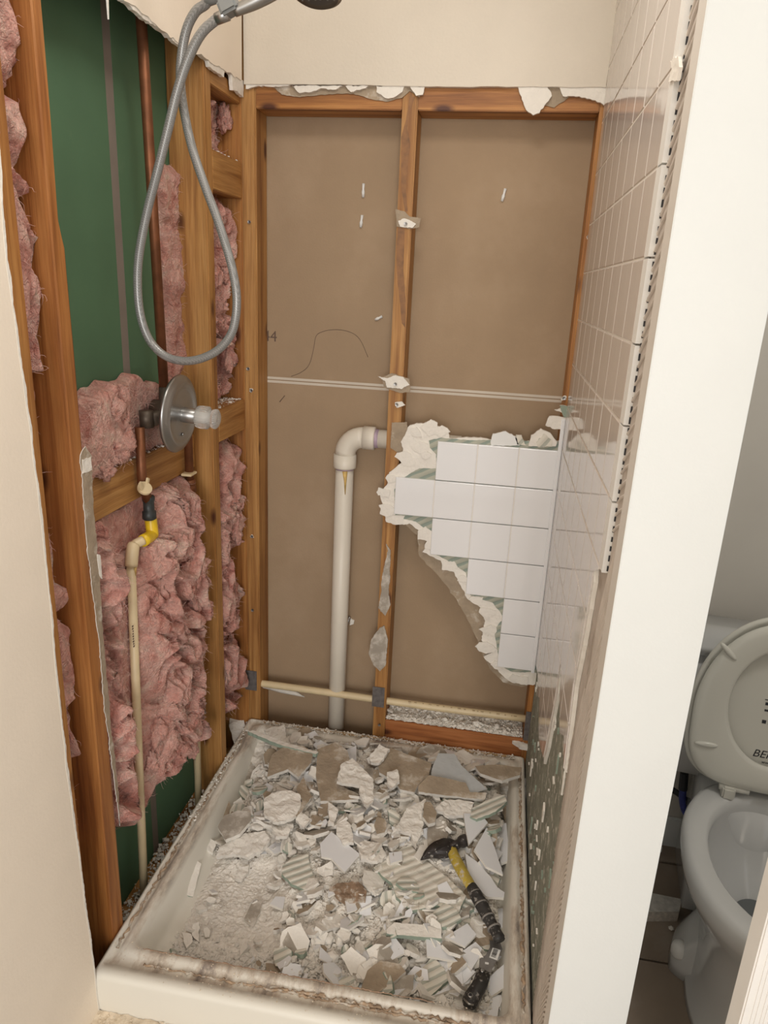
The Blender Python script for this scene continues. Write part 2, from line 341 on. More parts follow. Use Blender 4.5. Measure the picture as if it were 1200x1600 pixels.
def jag(poly, step, amp, seed=0, closed=True):
    """roughen an outline (2-D points) like torn board"""
    out = []; n = len(poly); rr = random.Random(seed)
    for i in range(n if closed else n - 1):
        a = Vector(poly[i]); b = Vector(poly[(i + 1) % n]); d = b - a; L = d.length
        if L < 1e-9: continue
        nn = Vector((-d.y, d.x)) / L; k = max(1, int(L / step))
        for j in range(k):
            t = j / k; p = a + d * t
            q = noise.noise(Vector((p.x * 30 + seed, p.y * 30, seed * 3.1))) * 0.8 + noise.noise(Vector((p.x * 110 + seed, p.y * 110, 5))) * 0.6 + rr.uniform(-.35, .35)
            p = p + nn * q * amp * (0.5 if j == 0 else 1)
            out.append((p.x, p.y))
    if not closed: out.append(tuple(poly[-1]))
    return out
def prism(poly, o, u, v, n, t0, t1, inset=0.0):
    """a 2-D outline on the plane (o,u,v) given thickness t0..t1 along n; material 0 faces, 1 sides"""
    o, u, v, n = Vector(o), Vector(u), Vector(v), Vector(n); k = len(poly)
    a = [o + u * p[0] + v * p[1] + n * t0 for p in poly]; b = [o + u * p[0] + v * p[1] + n * t1 for p in poly]
    area = sum(poly[i][0] * poly[(i + 1) % k][1] - poly[(i + 1) % k][0] * poly[i][1] for i in range(k))
    fl = (area > 0) == (u.cross(v).dot(n) * (t1 - t0) > 0)
    top = list(range(k, 2 * k)); bot = list(range(k))[::-1]
    faces = [top, bot] + [[i, (i + 1) % k, k + (i + 1) % k, k + i] for i in range(k)]
    if not fl: faces = [f[::-1] for f in faces]
    return pd(a + b, faces, midx=[0, 2] + [1] * k)
E3 = ((1, 0, 0), (0, 1, 0), (0, 0, 1))
def yplane(poly, y, t):            # outline in (x,z), front face at y, thickness t behind it
    return prism(poly, (0, y, 0), E3[0], E3[2], (0, -1, 0), -t, 0)
def xplaneL(poly, x, t):           # outline in (y,z), face looks +x
    return prism(poly, (x, 0, 0), E3[1], E3[2], (1, 0, 0), -t, 0)
def xplaneR(poly, x, t):           # face looks -x
    return prism(poly, (x, 0, 0), E3[1], E3[2], (-1, 0, 0), -t, 0)
def clip_rect(poly, x0, x1, y0, y1):
    def cl(pts, f, inter):
        out = []
        for i in range(len(pts)):
            a, b = pts[i - 1], pts[i]
            fa, fb = f(a), f(b)
            if fb:
                if not fa: out.append(inter(a, b))
                out.append(b)
            elif fa: out.append(inter(a, b))
        return out
    def ix(c): return lambda a, b: (c, a[1] + (b[1] - a[1]) * (c - a[0]) / (b[0] - a[0]))
    def iy(c): return lambda a, b: (a[0] + (b[0] - a[0]) * (c - a[1]) / (b[1] - a[1]), c)
    for f, it in ((lambda p: p[0] >= x0, ix(x0)), (lambda p: p[0] <= x1, ix(x1)), (lambda p: p[1] >= y0, iy(y0)), (lambda p: p[1] <= y1, iy(y1))):
        if len(poly) < 3: return []
        poly = cl(poly, f, it)
    return poly
def parea(p): return abs(sum(p[i - 1][0] * p[i][1] - p[i][0] * p[i - 1][1] for i in range(len(p)))) / 2
def P2(ax, val, pts):              # list of pixels to 2-D outline on a room plane
    out = []
    for p in pts:
        q = on(ax, val, *p)
        out.append((q.x, q.z) if ax == 1 else (q.y, q.z) if ax == 0 else (q.x, q.y))
    return out

# ================================================================== SETTING
# floor
fl = add('floor', box(-0.95, 1.7, -1.6, 2.3, -0.13, -0.022), floor_grout); fl['kind'] = 'structure'
for ix in range(-3, 4):
    for iy in range(-8, 3):
        x0 = 0.355 + ix * 0.333; y0 = 1.419 + iy * 0.333
        x1 = min(x0 + 0.327, 1.69); y1 = y0 + 0.327
        if iy == 1: y1 = 1.826
        if iy > 1: continue
        if x1 < -0.93 or (x1 < 0.2 and y0 > 1.05) or x0 > 1.6: continue
        if y0 < -1.6: continue
        add('tile', box(max(x0, -0.93), x1, y0, y1, -0.024, -0.010, 0.0015), floor_m, fl)
# ceiling
o = add('ceiling', box(-0.95, 1.7, -1.6, 2.3, 2.44, 2.50), ceil_m); o['kind'] = 'structure'

# ---- wall_left : painted board with the framing behind it
rr = random.Random(3)
edge = jag([(1.002, -0.02), (0.998, 0.16), (0.976, 0.72), (0.979, 1.12), (0.972, 1.30), (0.960, 1.52), (0.974, 1.70), (0.976, 1.955)], 0.010, 0.003, 4, closed=False)
low = jag([(0.976, 1.955), (1.25, 1.948), (1.5, 1.942), (1.70, 1.950), (1.905, 1.962)], 0.012, 0.006, 9, closed=False)
poly = [(-1.6, -0.02)] + edge + low[1:] + [(1.92, 2.44), (-1.6, 2.44)]
wl = add('wall_left', xplaneL(poly, XLF, 0.0125), [paint_warm, gypsum, scrap_paper]); wl['kind'] = 'structure'
tag(add('paper_edge', xplaneL([(p[0] + 0.0012, p[1]) for p in jag(edge[::3], 0.006, 0.0015, 11, closed=False)] + [(p[0] - 0.0035, p[1]) for p in edge[::4]][::-1], XLF + 0.0004, 0.002), [gypsum, gypsum, gypsum], wl), 'frayed white paper edge')
def stud(x0, x1, y0, y1, z0, z1, m, parent, name='stud', bev=0.003):
    return add(name, box(x0, x1, y0, y1, z0, z1, bev), m, parent)
stud(-0.802, XL, 0.972, 1.012, 0.0, 2.42, wz_org, wl)
def stud_wane():
    # upright with a bark-edged wane along its far front corner
    bm = bmesh.new(); n = 60; rows = []
    for i in range(n + 1):
        z = 0.0 + 2.42 * i / n
        wn = 0.010 + 0.007 * noise.noise(Vector((0, 0, z * 3))) + (0.010 if z > 1.55 else 0.0)
        wn = max(0.003, wn if z > 1.0 else 0.004)
        y0, y1 = 1.090, 1.136
        ring = [(-0.802, y0), (XL - 0.002, y0), (XL, y0 + 0.003), (XL, y1 - wn - 0.004), (XL - wn * 0.5, y1 - wn * 0.45), (XL - wn * 0.9, y1 - 0.001), (-0.802, y1)]
        rows.append([bm.verts.new((x, y, z)) for x, y in ring])
    for a, b in zip(rows, rows[1:]):
        for k in range(7):
            f = bm.faces.new((a[k], a[(k + 1) % 7], b[(k + 1) % 7], b[k]))
            if k in (4,) : f.material_index = 1
    bm.faces.new(rows[-1]); bm.faces.new(rows[0][::-1])
    me = bme(bm); return me
add('stud', stud_wane(), [wz_org2, bark], wl)
stud(-0.802, XL, 1.700, 1.740, 0.0, 2.42, wz_tan, wl)
# blocking between the studs
add('blocking', box(-0.8018, -0.764, 1.137, 1.699, 1.030, 1.118, 0.002), wy_tan, wl)
add('blocking', box(-0.798, XL, 1.741, 1.930, 1.090, 1.176, 0.002), wy_tan, wl)
add('blocking', box(-0.798, XL, 1.741, 1.930, 1.696, 1.782, 0.002), wy_tan, wl)
add('blocking', box(-0.798, XL - 0.002, 1.741, 1.930, 1.915, 1.952, 0.002), wy_tan, wl)
stud(-0.802, XL + 0.0002, 1.932, 1.975, 0.0, 2.42, wz_org, wl)
add('bottom_plate', box(-0.802, XL - 0.004, 1.014, 1.086, -0.02, 0.018), wy_tan, wl)
add('bottom_plate', box(-0.802, XL - 0.004, 1.14, 1.93, -0.02, 0.018), wy_tan, wl)
# green moisture board behind the cavity, with its grey seam
gb = add('green_board', box(-0.815, -0.803, 0.95, 1.442, 0.0, 2.42), green_wall, wl)
gb2 = add('green_board', box(-0.815, -0.803, 1.472, 2.02, 0.0, 2.42), green_wall, wl)
ya, yb = on(0, -0.803, 143, 100).y, on(0, -0.803, 158, 100).y
tag(add('board_seam', box(-0.8155, -0.8035, 1.4405, 1.4735, 0.0, 2.42), grey_tape, wl), 'grey strip between the green boards')
# diagonal painted flap of paper low in the cavity
def paper_scrap(name, ax, val, pts, t, m, parent, seed, step=0.006, amp=0.003, label=None, lift=0.0):
    poly = jag(P2(ax, val, pts), step, amp, seed)
    me = yplane(poly, val, t) if ax == 1 else (xplaneL(poly, val, t) if val < 0 else xplaneR(poly, val, t))
    ms = m if isinstance(m, list) else [m, gypsum, scrap_paper]
    ob = add(name, me, ms, parent)
    if label: ob['label'] = label
    return ob
# brown paper strip left on the second stud
paper_scrap('paper_strip', 0, XL + 0.002, [(126, 712), (134, 698), (144, 712), (146, 790), (154, 880), (162, 1000), (172, 1120), (183, 1215), (188, 1290), (178, 1215), (163, 1100), (155, 1000), (146, 930), (136, 850)], 0.0015, [scrap_paper, gypsum2, scrap_paper], wl, 21, 0.006, 0.0035, 'torn grey-brown paper strip')
paper_scrap('paper_patch', 0, XL + 0.003, [(129, 718), (142, 714), (144, 734), (130, 740)], 0.002, [gypsum, gypsum, gypsum], wl, 22, 0.004, 0.0015, 'white gypsum patch')
paper_scrap('paper_patch', 0, XL + 0.003, [(152, 866), (157, 868), (160, 905), (156, 900)], 0.002, [gypsum, gypsum, gypsum], wl, 23, 0.004, 0.001)
# gypsum fringe under the upper board
for k, (a, b, d) in enumerate(((1.20, 1.262, 0.012), (1.335, 1.47, 0.008), (1.50, 1.62, 0.010), (1.70, 1.80, 0.009), (1.84, 1.925, 0.022))):
    pl = jag([(a, 1.962), (a + 0.01, 1.950 - d), ((a + b) / 2, 1.945 - d * 0.6), (b - 0.005, 1.950 - d), (b, 1.965)], 0.006, 0.003, 40 + k)
    add('gypsum_fringe', xplaneL(pl, XLF - 0.002, 0.009), [gypsum, gypsum, gypsum], wl)
pl = [(1.283, 1.96), (1.290, 1.955), (1.286, 1.900)]
add('gypsum_fringe', xplaneL(pl, XLF - 0.002, 0.003), [gypsum, gypsum, gypsum], wl)
def screw(x, y, z, n, parent, chip=False):
    n = Vector(n); c = Vector((x, y, z))
    bm = bmesh.new(); lathe_bm(bm, [(0.002, -0.003), (0.0042, 0.0025), (0.0046, 0.004), (0.0015, 0.0035), (0.0008, 0.002)], c, n, 10)
    add('screw', bme(bm), steel, parent)
    if chip:
        u = Vector((1, 0, 0)) if abs(n.x) < 0.5 else Vector((0, 1, 0)); v = Vector((0, 0, 1))
        pts = [(math.cos(t) * chip * R.uniform(.5, 1.1), math.sin(t) * chip * R.uniform(.5, 1.1)) for t in [k * math.pi / 7 for k in range(14)]]
        add('gypsum_chip', prism(pts, c, u, v, n, -0.001, 0.002), [gypsum, gypsum, gypsum], parent)

# ---- wall_back
bot = jag([(-0.699, 1.957), (-0.5, 1.957), (-0.2, 1.954), (XR, 1.955)], 0.02, 0.0015, 14, closed=False)
wb = add('wall_back', yplane(bot + [(XR + 0.012, 2.44), (-0.699, 2.44)], 1.917, 0.0125), [paint_beige, gypsum, scrap_paper]); wb['kind'] = 'structure'
# fringes hanging from it: brown paper behind, white gypsum in front
for pts, lay in (([(425, 134), (440, 148), (468, 152), (500, 148), (530, 147), (552, 146), (580, 155), (606, 159), (628, 153), (640, 142), (655, 152), (664, 134)], 0),
                 ([(455, 134), (468, 146), (490, 142), (505, 138), (520, 140), (535, 134)], 1), ([(540, 134), (548, 143), (562, 141), (575, 134)], 1),
                 ([(588, 134), (588, 144), (602, 153), (618, 151), (628, 143), (632, 134)], 1), ([(640, 134), (650, 150), (660, 148), (664, 134)], 1),
                 ([(808, 134), (822, 172), (833, 180), (843, 176), (862, 150), (855, 134)], 1),
                 ([(855, 134), (850, 165), (866, 168), (885, 155), (902, 142), (948, 162), (953, 134)], 0),
                 ([(872, 134), (880, 150), (905, 151), (930, 157), (938, 160), (950, 170), (955, 134)], 1),
                 ([(384, 131), (384, 139), (400, 135), (450, 134), (455, 131)], 1)):
    if lay: paper_scrap('gypsum_fringe', 1, S - 0.011, pts, 0.008, [gypsum, gypsum, gypsum], wb, len(pts) + pts[0][0], 0.006, 0.003)
    else: paper_scrap('paper_fringe', 1, S - 0.003, pts, 0.002, [scrap_paper, scrap_paper, scrap_paper], wb, len(pts) + pts[0][0], 0.006, 0.002, 'brown torn paper edge')
sL = stud(XL + 0.0005, -0.6745, S, B - 0.001, 0.0, 2.42, wz_tan2, wb)
sC = stud(-0.304, -0.266, S, B - 0.001, 0.0, 2.42, wz_tan, wb)
sR = stud(0.1615, 0.1995, S, B - 0.001, 0.0, 2.42, wz_org, wb)
add('blocking', box(-0.674, -0.3045, S, B - 0.001, 1.906, 1.964, 0.002), wx_org, wb)
add('blocking', box(-0.2655, 0.161, S, B - 0.001, 1.906, 1.964, 0.002), wx_org, wb)
add('blocking', box(-0.2655, 0.161, S + 0.004, B - 0.001, 0.090, 0.200, 0.002), wx_red, wb)
add('bottom_plate', box(-0.674, -0.3045, S + 0.01, B - 0.001, -0.02, 0.018), wx_org, wb)
# brown backs of the neighbouring room's boards
sj = 1.224
ds = add('drywall_sheet', box(-0.80, 0.30, B, B + 0.0125, sj + 0.006, 2.42), brown_paper, wb)
add('drywall_sheet', box(-0.80, 0.30, B, B + 0.0125, -0.02, sj - 0.006), brown_paper, wb)
tag(add('board_seam', box(-0.80, 0.30, B + 0.001, B + 0.010, sj - 0.007, sj + 0.007), brown_paper, wb), 'dark seam between two sheets')
edge_cream = simple('cream_factory_edge', (0.62, 0.55, 0.46), 0.8, var=0.05)
add('edge_tape', box(-0.80, 0.30, B - 0.0004, B + 0.002, sj + 0.0015, sj + 0.0085), edge_cream, wb)
add('edge_tape', box(-0.80, 0.30, B - 0.0004, B + 0.002, sj - 0.0085, sj - 0.0015), edge_cream, wb)
# wane and dark bark seams on the centre stud
def strip(pts, y, m, parent, name, seed, t=0.0015):
    return paper_scrap(name, 1, y, pts, t, [m, m, m], parent, seed, 0.01, 0.0012)
stain = simple('dark_glue_stain', (0.10, 0.045, 0.015), 0.45, var=0.3, nscale=25)
bb = simple('dark_resin_streak', (0.24, 0.105, 0.03), 0.5, var=0.35, nscale=40)
tag(strip([(640, 150), (648, 152), (640, 175), (636, 200), (641, 225), (637, 260), (634, 300), (637, 330), (633, 330), (628, 300), (627, 260), (627, 215), (632, 195), (638, 170)], S - 0.0006, bb, wb, 'resin_streak', 51), 'dark bark streak down the stud')
tag(strip([(622, 355), (632, 358), (630, 420), (634, 470), (633, 512), (628, 505), (621, 440), (619, 390)], S - 0.0006, bb, wb, 'resin_streak', 52), 'dark bark streak down the stud')
# scraps on the centre stud
for pts, m, sd in (([(618, 327), (633, 331), (640, 338), (658, 341), (655, 355), (640, 358), (620, 354)], scrap_paper, 61),
                   ([(596, 590), (612, 583), (640, 592), (641, 612), (625, 614), (600, 606)], scrap_paper, 62),
                   ([(612, 660), (636, 659), (640, 690), (628, 712), (610, 700)], scrap_paper, 63),
                   ([(603, 850), (610, 860), (609, 905), (603, 960), (594, 955), (597, 900), (606, 860)], grey_paper, 64),
                   ([(596, 925), (606, 915), (610, 945), (602, 962), (591, 950)], grey_paper, 65),
                   ([(592, 982), (600, 978), (606, 1000), (602, 1040), (594, 1049), (584, 1040), (576, 1022), (580, 1000)], grey_paper, 66)):
    paper_scrap('paper_scrap', 1, S - 0.0025 - 0.0006 * (sd - 61), pts, 0.002 + 0.0006 * (sd - 61), [m, m, m], wb, sd, 0.004, 0.0018)
for pts, sd in (([(622, 345), (632, 342), (640, 344), (650, 350), (645, 356), (625, 354)], 71),
                ([(590, 588), (606, 591), (616, 587), (630, 589), (640, 601), (628, 608), (604, 605), (602, 596)], 72),
                ([(617, 629), (628, 628), (633, 633), (620, 637)], 73)):
    paper_scrap('gypsum_chip', 1, S - 0.006, pts, 0.005, [gypsum, gypsum, gypsum], wb, sd, 0.003, 0.002)
for p in ((634, 350), (618, 600), (620, 632), (593, 1132)):
    q = on(1, S - 0.006, *p); screw(q.x, q.y, q.z, (0, -1, 0), sC)
for p, ch in (((390, 347), 0.005), ((388, 576), 0.006), ((393, 610), 0.007), ((394, 838), 0.006), ((395, 953), 0.003), ((920, 370), 0.007), ((881, 622), 0.008)):
    q = on(1, S, *p); screw(q.x, q.y, q.z, (0, -1, 0), sL if p[0] < 500 else sR, ch)
# loose wall anchors in the brown board
for k, (p, ln) in enumerate((((568, 298), 0.022), ((565, 346), 0.020), ((787, 305), 0.020), ((592, 497), 0.014))):
    q = on(1, B, *p); bm = bmesh.new(); a = 0.1 * k if k < 3 else 1.1
    d = Vector((math.sin(a), 0, math.cos(a)))
    tube_bm(bm, [q - d * ln * .75 - Vector((0, .002, 0)), q - d * ln * .15 - Vector((0, .004, 0)), q + d * ln * .15 - Vector((0, .004, 0)), q + d * ln * .75 - Vector((0, .002, 0))], [0.0035, 0.0045, 0.003, 0.004], 8)
    add('wall_anchor', bme(bm, True), label_m, wb)
q = on(1, B, 547, 971)
add('toggle_bolt', tube([q + Vector((-0.012, -0.012, -0.02)), q + Vector((0.0, -0.008, 0.02))], 0.004, 8), chrome, wb)
add('gypsum_chip', prism([(0.0, -0.012), (0.012, -0.006), (0.014, 0.006), (0.002, 0.012)], q, E3[0], E3[2], (0, -1, 0), 0, 0.004), [gypsum, gypsum, gypsum], wb)
# pencilled 44 and the hairline crack
def text(body, size, m, parent, mat4, name, ext=0.0003, label=None):
    cu = bpy.data.curves.new(name, 'FONT'); cu.body = body; cu.size = size; cu.extrude = ext; cu.align_x = 'CENTER'; cu.align_y = 'CENTER'
    tmp = bpy.data.objects.new('t', cu); C.objects.link(tmp)
    dg = bpy.context.evaluated_depsgraph_get(); me = bpy.data.meshes.new_from_object(tmp.evaluated_get(dg)); bpy.data.objects.remove(tmp)
    me.transform(mat4); me.materials.clear()
    ob = add(name, me, m, parent)
    if label: ob['label'] = label
    return ob
q = on(1, B - 0.0004, 422, 526)
text('44', 0.042, pencil, wb, Matrix.Translation(q) @ Matrix.Rotation(math.pi / 2, 4, 'X'), 'pencil_number', label='pencilled number 44')
crack = [on(1, B - 0.0003, *p) for p in ((455, 588), (470, 582), (483, 570), (490, 545), (494, 525), (505, 518), (522, 515), (545, 518), (562, 530), (575, 558))]
add('hairline_crack', tube(spline(crack, 4), 0.0007, 5), pencil, wb)
add('hairline_crack', tube([on(1, B - 0.0003, *p) for p in ((437, 628), (445, 618))], 0.0012, 5), pencil, wb)

# ---- wall_right : partition with tile field toward the shower
YE = 0.900
pw = add('wall_right', box(XR + 0.022, 0.285, YE, 1.83, -0.02, 2.42), paint_white); pw['kind'] = 'structure'
# end face and the painted return toward the shower
tag(add('end_board', box(XR + 0.0005, 0.2852, YE - 0.004, YE - 0.0001, -0.02, 2.42, 0.001), paint_white, pw), 'smooth off-white end of the partition')
tag(add('corner_bead', box(XR + 0.001, XR + 0.0218, YE, 0.944, -0.02, 2.42, 0.001), paint_shaded, pw), 'painted return strip')
# board behind tile
add('backer_board', box(XR + 0.009, XR + 0.0215, 0.9445, 1.928, -0.02, 2.42), [simple('thinset_film', (0.56, 0.50, 0.45), 0.9, var=0.10, nscale=26, dirt=(0.44, 0.38, 0.33), dscale=16, dthr=(0.55, 0.65))], pw)
# ragged paint line and combed thinset ridges standing proud of the board
pts = []
zz = 0.1
line = jag([(0.948, 0.0), (0.946, 0.6), (0.948, 1.2), (0.946, 2.42)], 0.012, 0.0022, 77, closed=False)
add('paint_edge', xplaneR(line + [(0.944, 2.42), (0.944, 0.0)], XR + 0.0062, 0.003), [caulk, caulk, caulk], pw)
bm = bmesh.new(); z = 0.22; rs = random.Random(5)
while z < 2.05:
    y1 = 1.052 if z > 1.10 else 1.115
    y0 = 0.951
    slope = 0.35 if z > 1.2 else 1.5
    pts = [Vector((XR + 0.0085, y0 + (y1 - y0) * t, z - slope * (y1 - y0) * t * (0.6 + 0.8 * t) + rs.uniform(-.001, .001))) for t in (0, .25, .5, .75, 1)]
    tube_bm(bm, pts, [rs.uniform(.0020, .0032) for _ in pts], 6)
    z += rs.uniform(0.0105, 0.0135) if z < 1.2 else rs.uniform(0.016, 0.024)
tag(add('thinset_ridge', bme(bm, True), simple('thinset_ridge', (0.66, 0.60, 0.545), 0.9, var=0.08, nscale=30), pw), kind='stuff')
# tile field
PIT = 0.1097; Z0 = 1.111
def right_region():
    return [(1.918, 2.42), (1.056, 2.42), (1.052, 1.6), (1.055, 1.105), (1.070, 1.098), (1.100, 1.085), (1.118, 0.95), (1.140, 0.86), (1.118, 0.70),
            (1.165, 0.735), (1.225, 0.70), (1.30, 0.745), (1.352, 0.79), (1.372, 0.66), (1.395, 0.60), (1.43, 0.50), (1.50, 0.47), (1.60, 0.45), (1.68, 0.50), (1.74, 0.47), (1.80, 0.50), (1.918, 0.47)]
reg = right_region()
k = -6
for iz in range(-7, 12):
    za = Z0 + iz * PIT + 0.0012; zb = za + PIT - 0.0024
    for iy in range(0, 9):
        yb_ = 1.909 - iy * PIT - 0.0012; ya_ = yb_ - PIT + 0.0024
        pc = clip_rect(reg, ya_, yb_, za, zb)
        if len(pc) < 3 or parea(pc) < 0.00015: continue
        if parea(pc) < 0.0105: 
            full = False
        cx = (min(p[0] for p in pc) + max(p[0] for p in pc)) / 2; cz = (min(p[1] for p in pc) + max(p[1] for p in pc)) / 2
        # cushion edge: outer ring recessed, face inset
        ins = [(cx + (p[0] - cx) * 0.965, cz + (p[1] - cz) * 0.965) for p in pc]; n = len(pc)
        V = [(XR + 0.0085, p[0], p[1]) for p in pc] + [(XR + 0.0014, p[0], p[1]) for p in pc] + [(XR, p[0], p[1]) for p in ins]
        tw = rs.uniform(-.0002, .0002)
        V = [(v[0] + tw * ((v[1] - cx) / .05), v[1], v[2]) for v in V]
        F = [list(range(2 * n, 3 * n))] + [[a * n + i, a * n + (i + 1) % n, (a + 1) * n + (i + 1) % n, (a + 1) * n + i] for a in (0, 1) for i in range(n)]
        me = pd(V, F); bm = bmesh.new(); bm.from_mesh(me); bmesh.ops.recalc_face_normals(bm, faces=bm.faces)
        # make certain that faces look -x
        for f in bm.faces:
            if len(f.verts) == n and f.normal.x > 0.9: f.normal_flip()
        bm.to_mesh(me); bm.free()
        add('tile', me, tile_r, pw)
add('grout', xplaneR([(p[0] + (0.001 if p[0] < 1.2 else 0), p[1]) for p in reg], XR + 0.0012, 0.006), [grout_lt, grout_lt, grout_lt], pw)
# bullnose strip and the broken white bisque edges along it
for k in range(10):
    za = 1.112 + k * 0.1097
    add('edge_tile', xplaneR([(1.022 + .001, za), (1.053, za), (1.053, za + 0.107), (1.022, za + 0.107)], XR + 0.0002, 0.009), [caulk, caulk, caulk], pw)
bm = bmesh.new(); z = 1.12
while z < 2.1:
    bmesh.ops.create_cube(bm, size=1, matrix=Matrix.Translation((XR + 0.0075, 1.0200, z)) @ Matrix.Diagonal((0.0022, 0.0012, rs.uniform(0.006, 0.010), 1)))
    z += rs.uniform(0.013, 0.0165)
tag(add('dark_gap', bme(bm), ink, pw), 'row of small dark gaps beside the edge tiles', kind='stuff')
for pts, sd in (([(1.100, 1.088), (1.118, 0.95), (1.140, 0.86), (1.118, 0.70), (1.108, 0.70), (1.126, 0.86), (1.104, 0.95), (1.088, 1.07)], 81),
                ([(1.352, 0.80), (1.372, 0.66), (1.395, 0.60), (1.43, 0.50), (1.418, 0.49), (1.38, 0.56), (1.36, 0.64), (1.338, 0.72)], 82)):
    add('broken_tile_edge', xplaneR(jag(pts, 0.012, 0.0025, sd), XR + 0.0015, 0.007), [caulk, tile_back, tile_back], pw)
# chipped green area low on the wall
add('chipped_board', xplaneR(jag([(1.926, 0.52), (1.60, 0.50), (1.30, 0.80), (1.09, 0.72), (1.075, 0.40), (1.03, 0.12), (1.926, 0.12)], 0.015, 0.006, 83), XR + 0.0075, 0.0015), [chipped, chipped, chipped], pw)
for k in range(80):
    y = rs.uniform(1.10, 1.88); z = rs.uniform(0.17, 0.66); l = 0.003 + 0.055 * rs.random() ** 4; wd = 0.002 + 0.016 * rs.random() ** 2
    if z > 0.45 and y > 1.36: continue
    pl = jag([(y, z), (y + wd, z + l * 0.3), (y + wd, z + l), (y - wd * 0.3, z + l * 0.8)], 0.005, 0.001, 200 + k)
    add('gypsum_chip' if k % 3 else 'green_chip', xplaneR(pl, XR + 0.004, 0.0035), [gypsum, gypsum, gypsum] if k % 3 else [green_paper] * 3, pw)
# small torn hole near the top of the tile edge
q = on(0, XR, 1051, 100)
add('gypsum_chip', xplaneR(jag(P2(0, XR - 0.003, [(1046, 95), (1058, 88), (1060, 105), (1056, 126), (1043, 127), (1048, 108)]), 0.006, 0.002, 8), XR - 0.002, 0.004), [gypsum] * 3, pw)

# ---- toilet room
wt = add('wall_toilet', box(0.286, 1.7, 1.83, 2.0, -0.02, 2.42), simple('toilet_room_paint', (0.62, 0.585, 0.53), 0.6, var=0.02)); wt['kind'] = 'structure'
o = add('baseboard_back', box(0.286, 1.6, 1.817, 1.8295, -0.02, 0.085, 0.003), paint_white); o['kind'] = 'structure'
o = add('wall_far_right', box(1.32, 1.42, 0.76, 1.83, -0.02, 2.42), simple('toilet_room_side_paint', (0.62, 0.59, 0.55), 0.6, var=0.02)); o['kind'] = 'structure'
dr = add('door_1', box(0.359, 1.12, 0.722, 0.757, 0.0, 2.02, 0.002), wood_door); dr['kind'] = 'structure'
bm = bmesh.new(); xx = 0.37
while xx < 0.75:
    bmesh.ops.create_cube(bm, size=1, matrix=Matrix.Translation((xx, 0.7216, 1.0)) @ Matrix.Diagonal((rs.uniform(.0006, .0014), 0.0010, 2.0, 1))); xx += rs.uniform(.003, .006)
tag(add('grain_ridge', bme(bm), wood_door, dr), kind='stuff')

# mortar and dust where the floor meets the curb
def lumpy(x0, x1, y0, y1, nx, ny, hf):
    V = []; F = []
    for j in range(ny + 1):
        for i in range(nx + 1):
            x = x0 + (x1 - x0) * i / nx; y = y0 + (y1 - y0) * j / ny; V.append((x, y, hf(x, y)))
    for j in range(ny):
        for i in range(nx):
            a = j * (nx + 1) + i; F.append((a, a + 1, a + nx + 2, a + nx + 1))
    return pd(V, F, True)
me = lumpy(-0.70, 0.16, 0.90, 0.9995, 160, 24, lambda x, y: 0.020 + 0.030 * min(1, (y - 0.90) / 0.07) + 0.006 * noise.noise(Vector((x * 40, y * 40, 1))) + 0.004 * noise.noise(Vector((x * 130, y * 130, 2))))
mo = add('trim_1', me, mortar); mo['kind'] = 'structure'

# ================================================================== SHOWER PAN
pt = thing('shower_pan', (-0.27, 1.0, 0.0), 'stained cream acrylic shower pan full of rubble between the opened walls', 'shower pan')
def pan_mesh():
    X0, X1, Y0, Y1 = XL + 0.001, XR + 0.004, 1.000, 1.930
    # rings: (inset left, right, front, back, z)
    spec = [(0.0, 0, 0.0, 0.0, 0.0), (0, 0, 0.0, 0, 0.130), (0.002, 0.002, 0.003, 0.002, 0.139), (0.006, 0.006, 0.010, 0.004, 0.1425),
            (0.010, 0.010, 0.028, 0.007, 0.1435), (0.011, 0.011, 0.030, 0.008, 0.137), (0.026, 0.020, 0.058, 0.020, 0.1365), (0.029, 0.024, 0.062, 0.024, 0.1415),
            (0.040, 0.034, 0.080, 0.034, 0.1395), (0.046, 0.042, 0.088, 0.042, 0.130), (0.062, 0.054, 0.104, 0.058, 0.068), (0.072, 0.064, 0.116, 0.068, 0.055), (0.11, 0.10, 0.15, 0.11, 0.050), (0.40, 0.40, 0.42, 0.42, 0.044)]
    def ring(l, r, f, b, z):
        x0, x1, y0, y1 = X0 + l, X1 - r, Y0 + f, Y1 - b; cr = 0.004 + min(0.05, (l if z > 0.05 else 0.05) * 0.55); pts = []
        for cx, cy, a0 in ((x1 - cr, y1 - cr, 0), (x0 + cr, y1 - cr, 90), (x0 + cr, y0 + cr, 180), (x1 - cr, y0 + cr, 270)):
            for k in range(6):
                a = math.radians(a0 + 18 * k); pts.append((cx + cr * math.cos(a), cy + cr * math.sin(a), z))
        # densify straight sides
        out = []
        for i in range(24):
            p = Vector(pts[i]); q = Vector(pts[(i + 1) % 24]); out.append(p)
            if i % 6 == 5:
                for t in range(1, 12): out.append(p.lerp(q, t / 12))
        return out
    V = []; F = []; rings = [ring(*s) for s in spec]; n = len(rings[0])
    for r_ in rings: V += r_
    for a in range(len(rings) - 1):
        for i in range(n): F.append((a * n + i, a * n + (i + 1) % n, (a + 1) * n + (i + 1) % n, (a + 1) * n + i))
    F.append(list(range((len(rings) - 1) * n, len(rings) * n)))
    return pd(V, F, True)
me = pan_mesh()
bm = bmesh.new(); bm.from_mesh(me); bmesh.ops.recalc_face_normals(bm, faces=bm.faces); bm.to_mesh(me); bm.free(); me.polygons.foreach_set('use_smooth', [True] * len(me.polygons))
me.transform(Matrix.Translation((0, -1.0, 0)))
pan = link('basin', me, pan_m, pt); pan.location = (0.27, 0, 0)
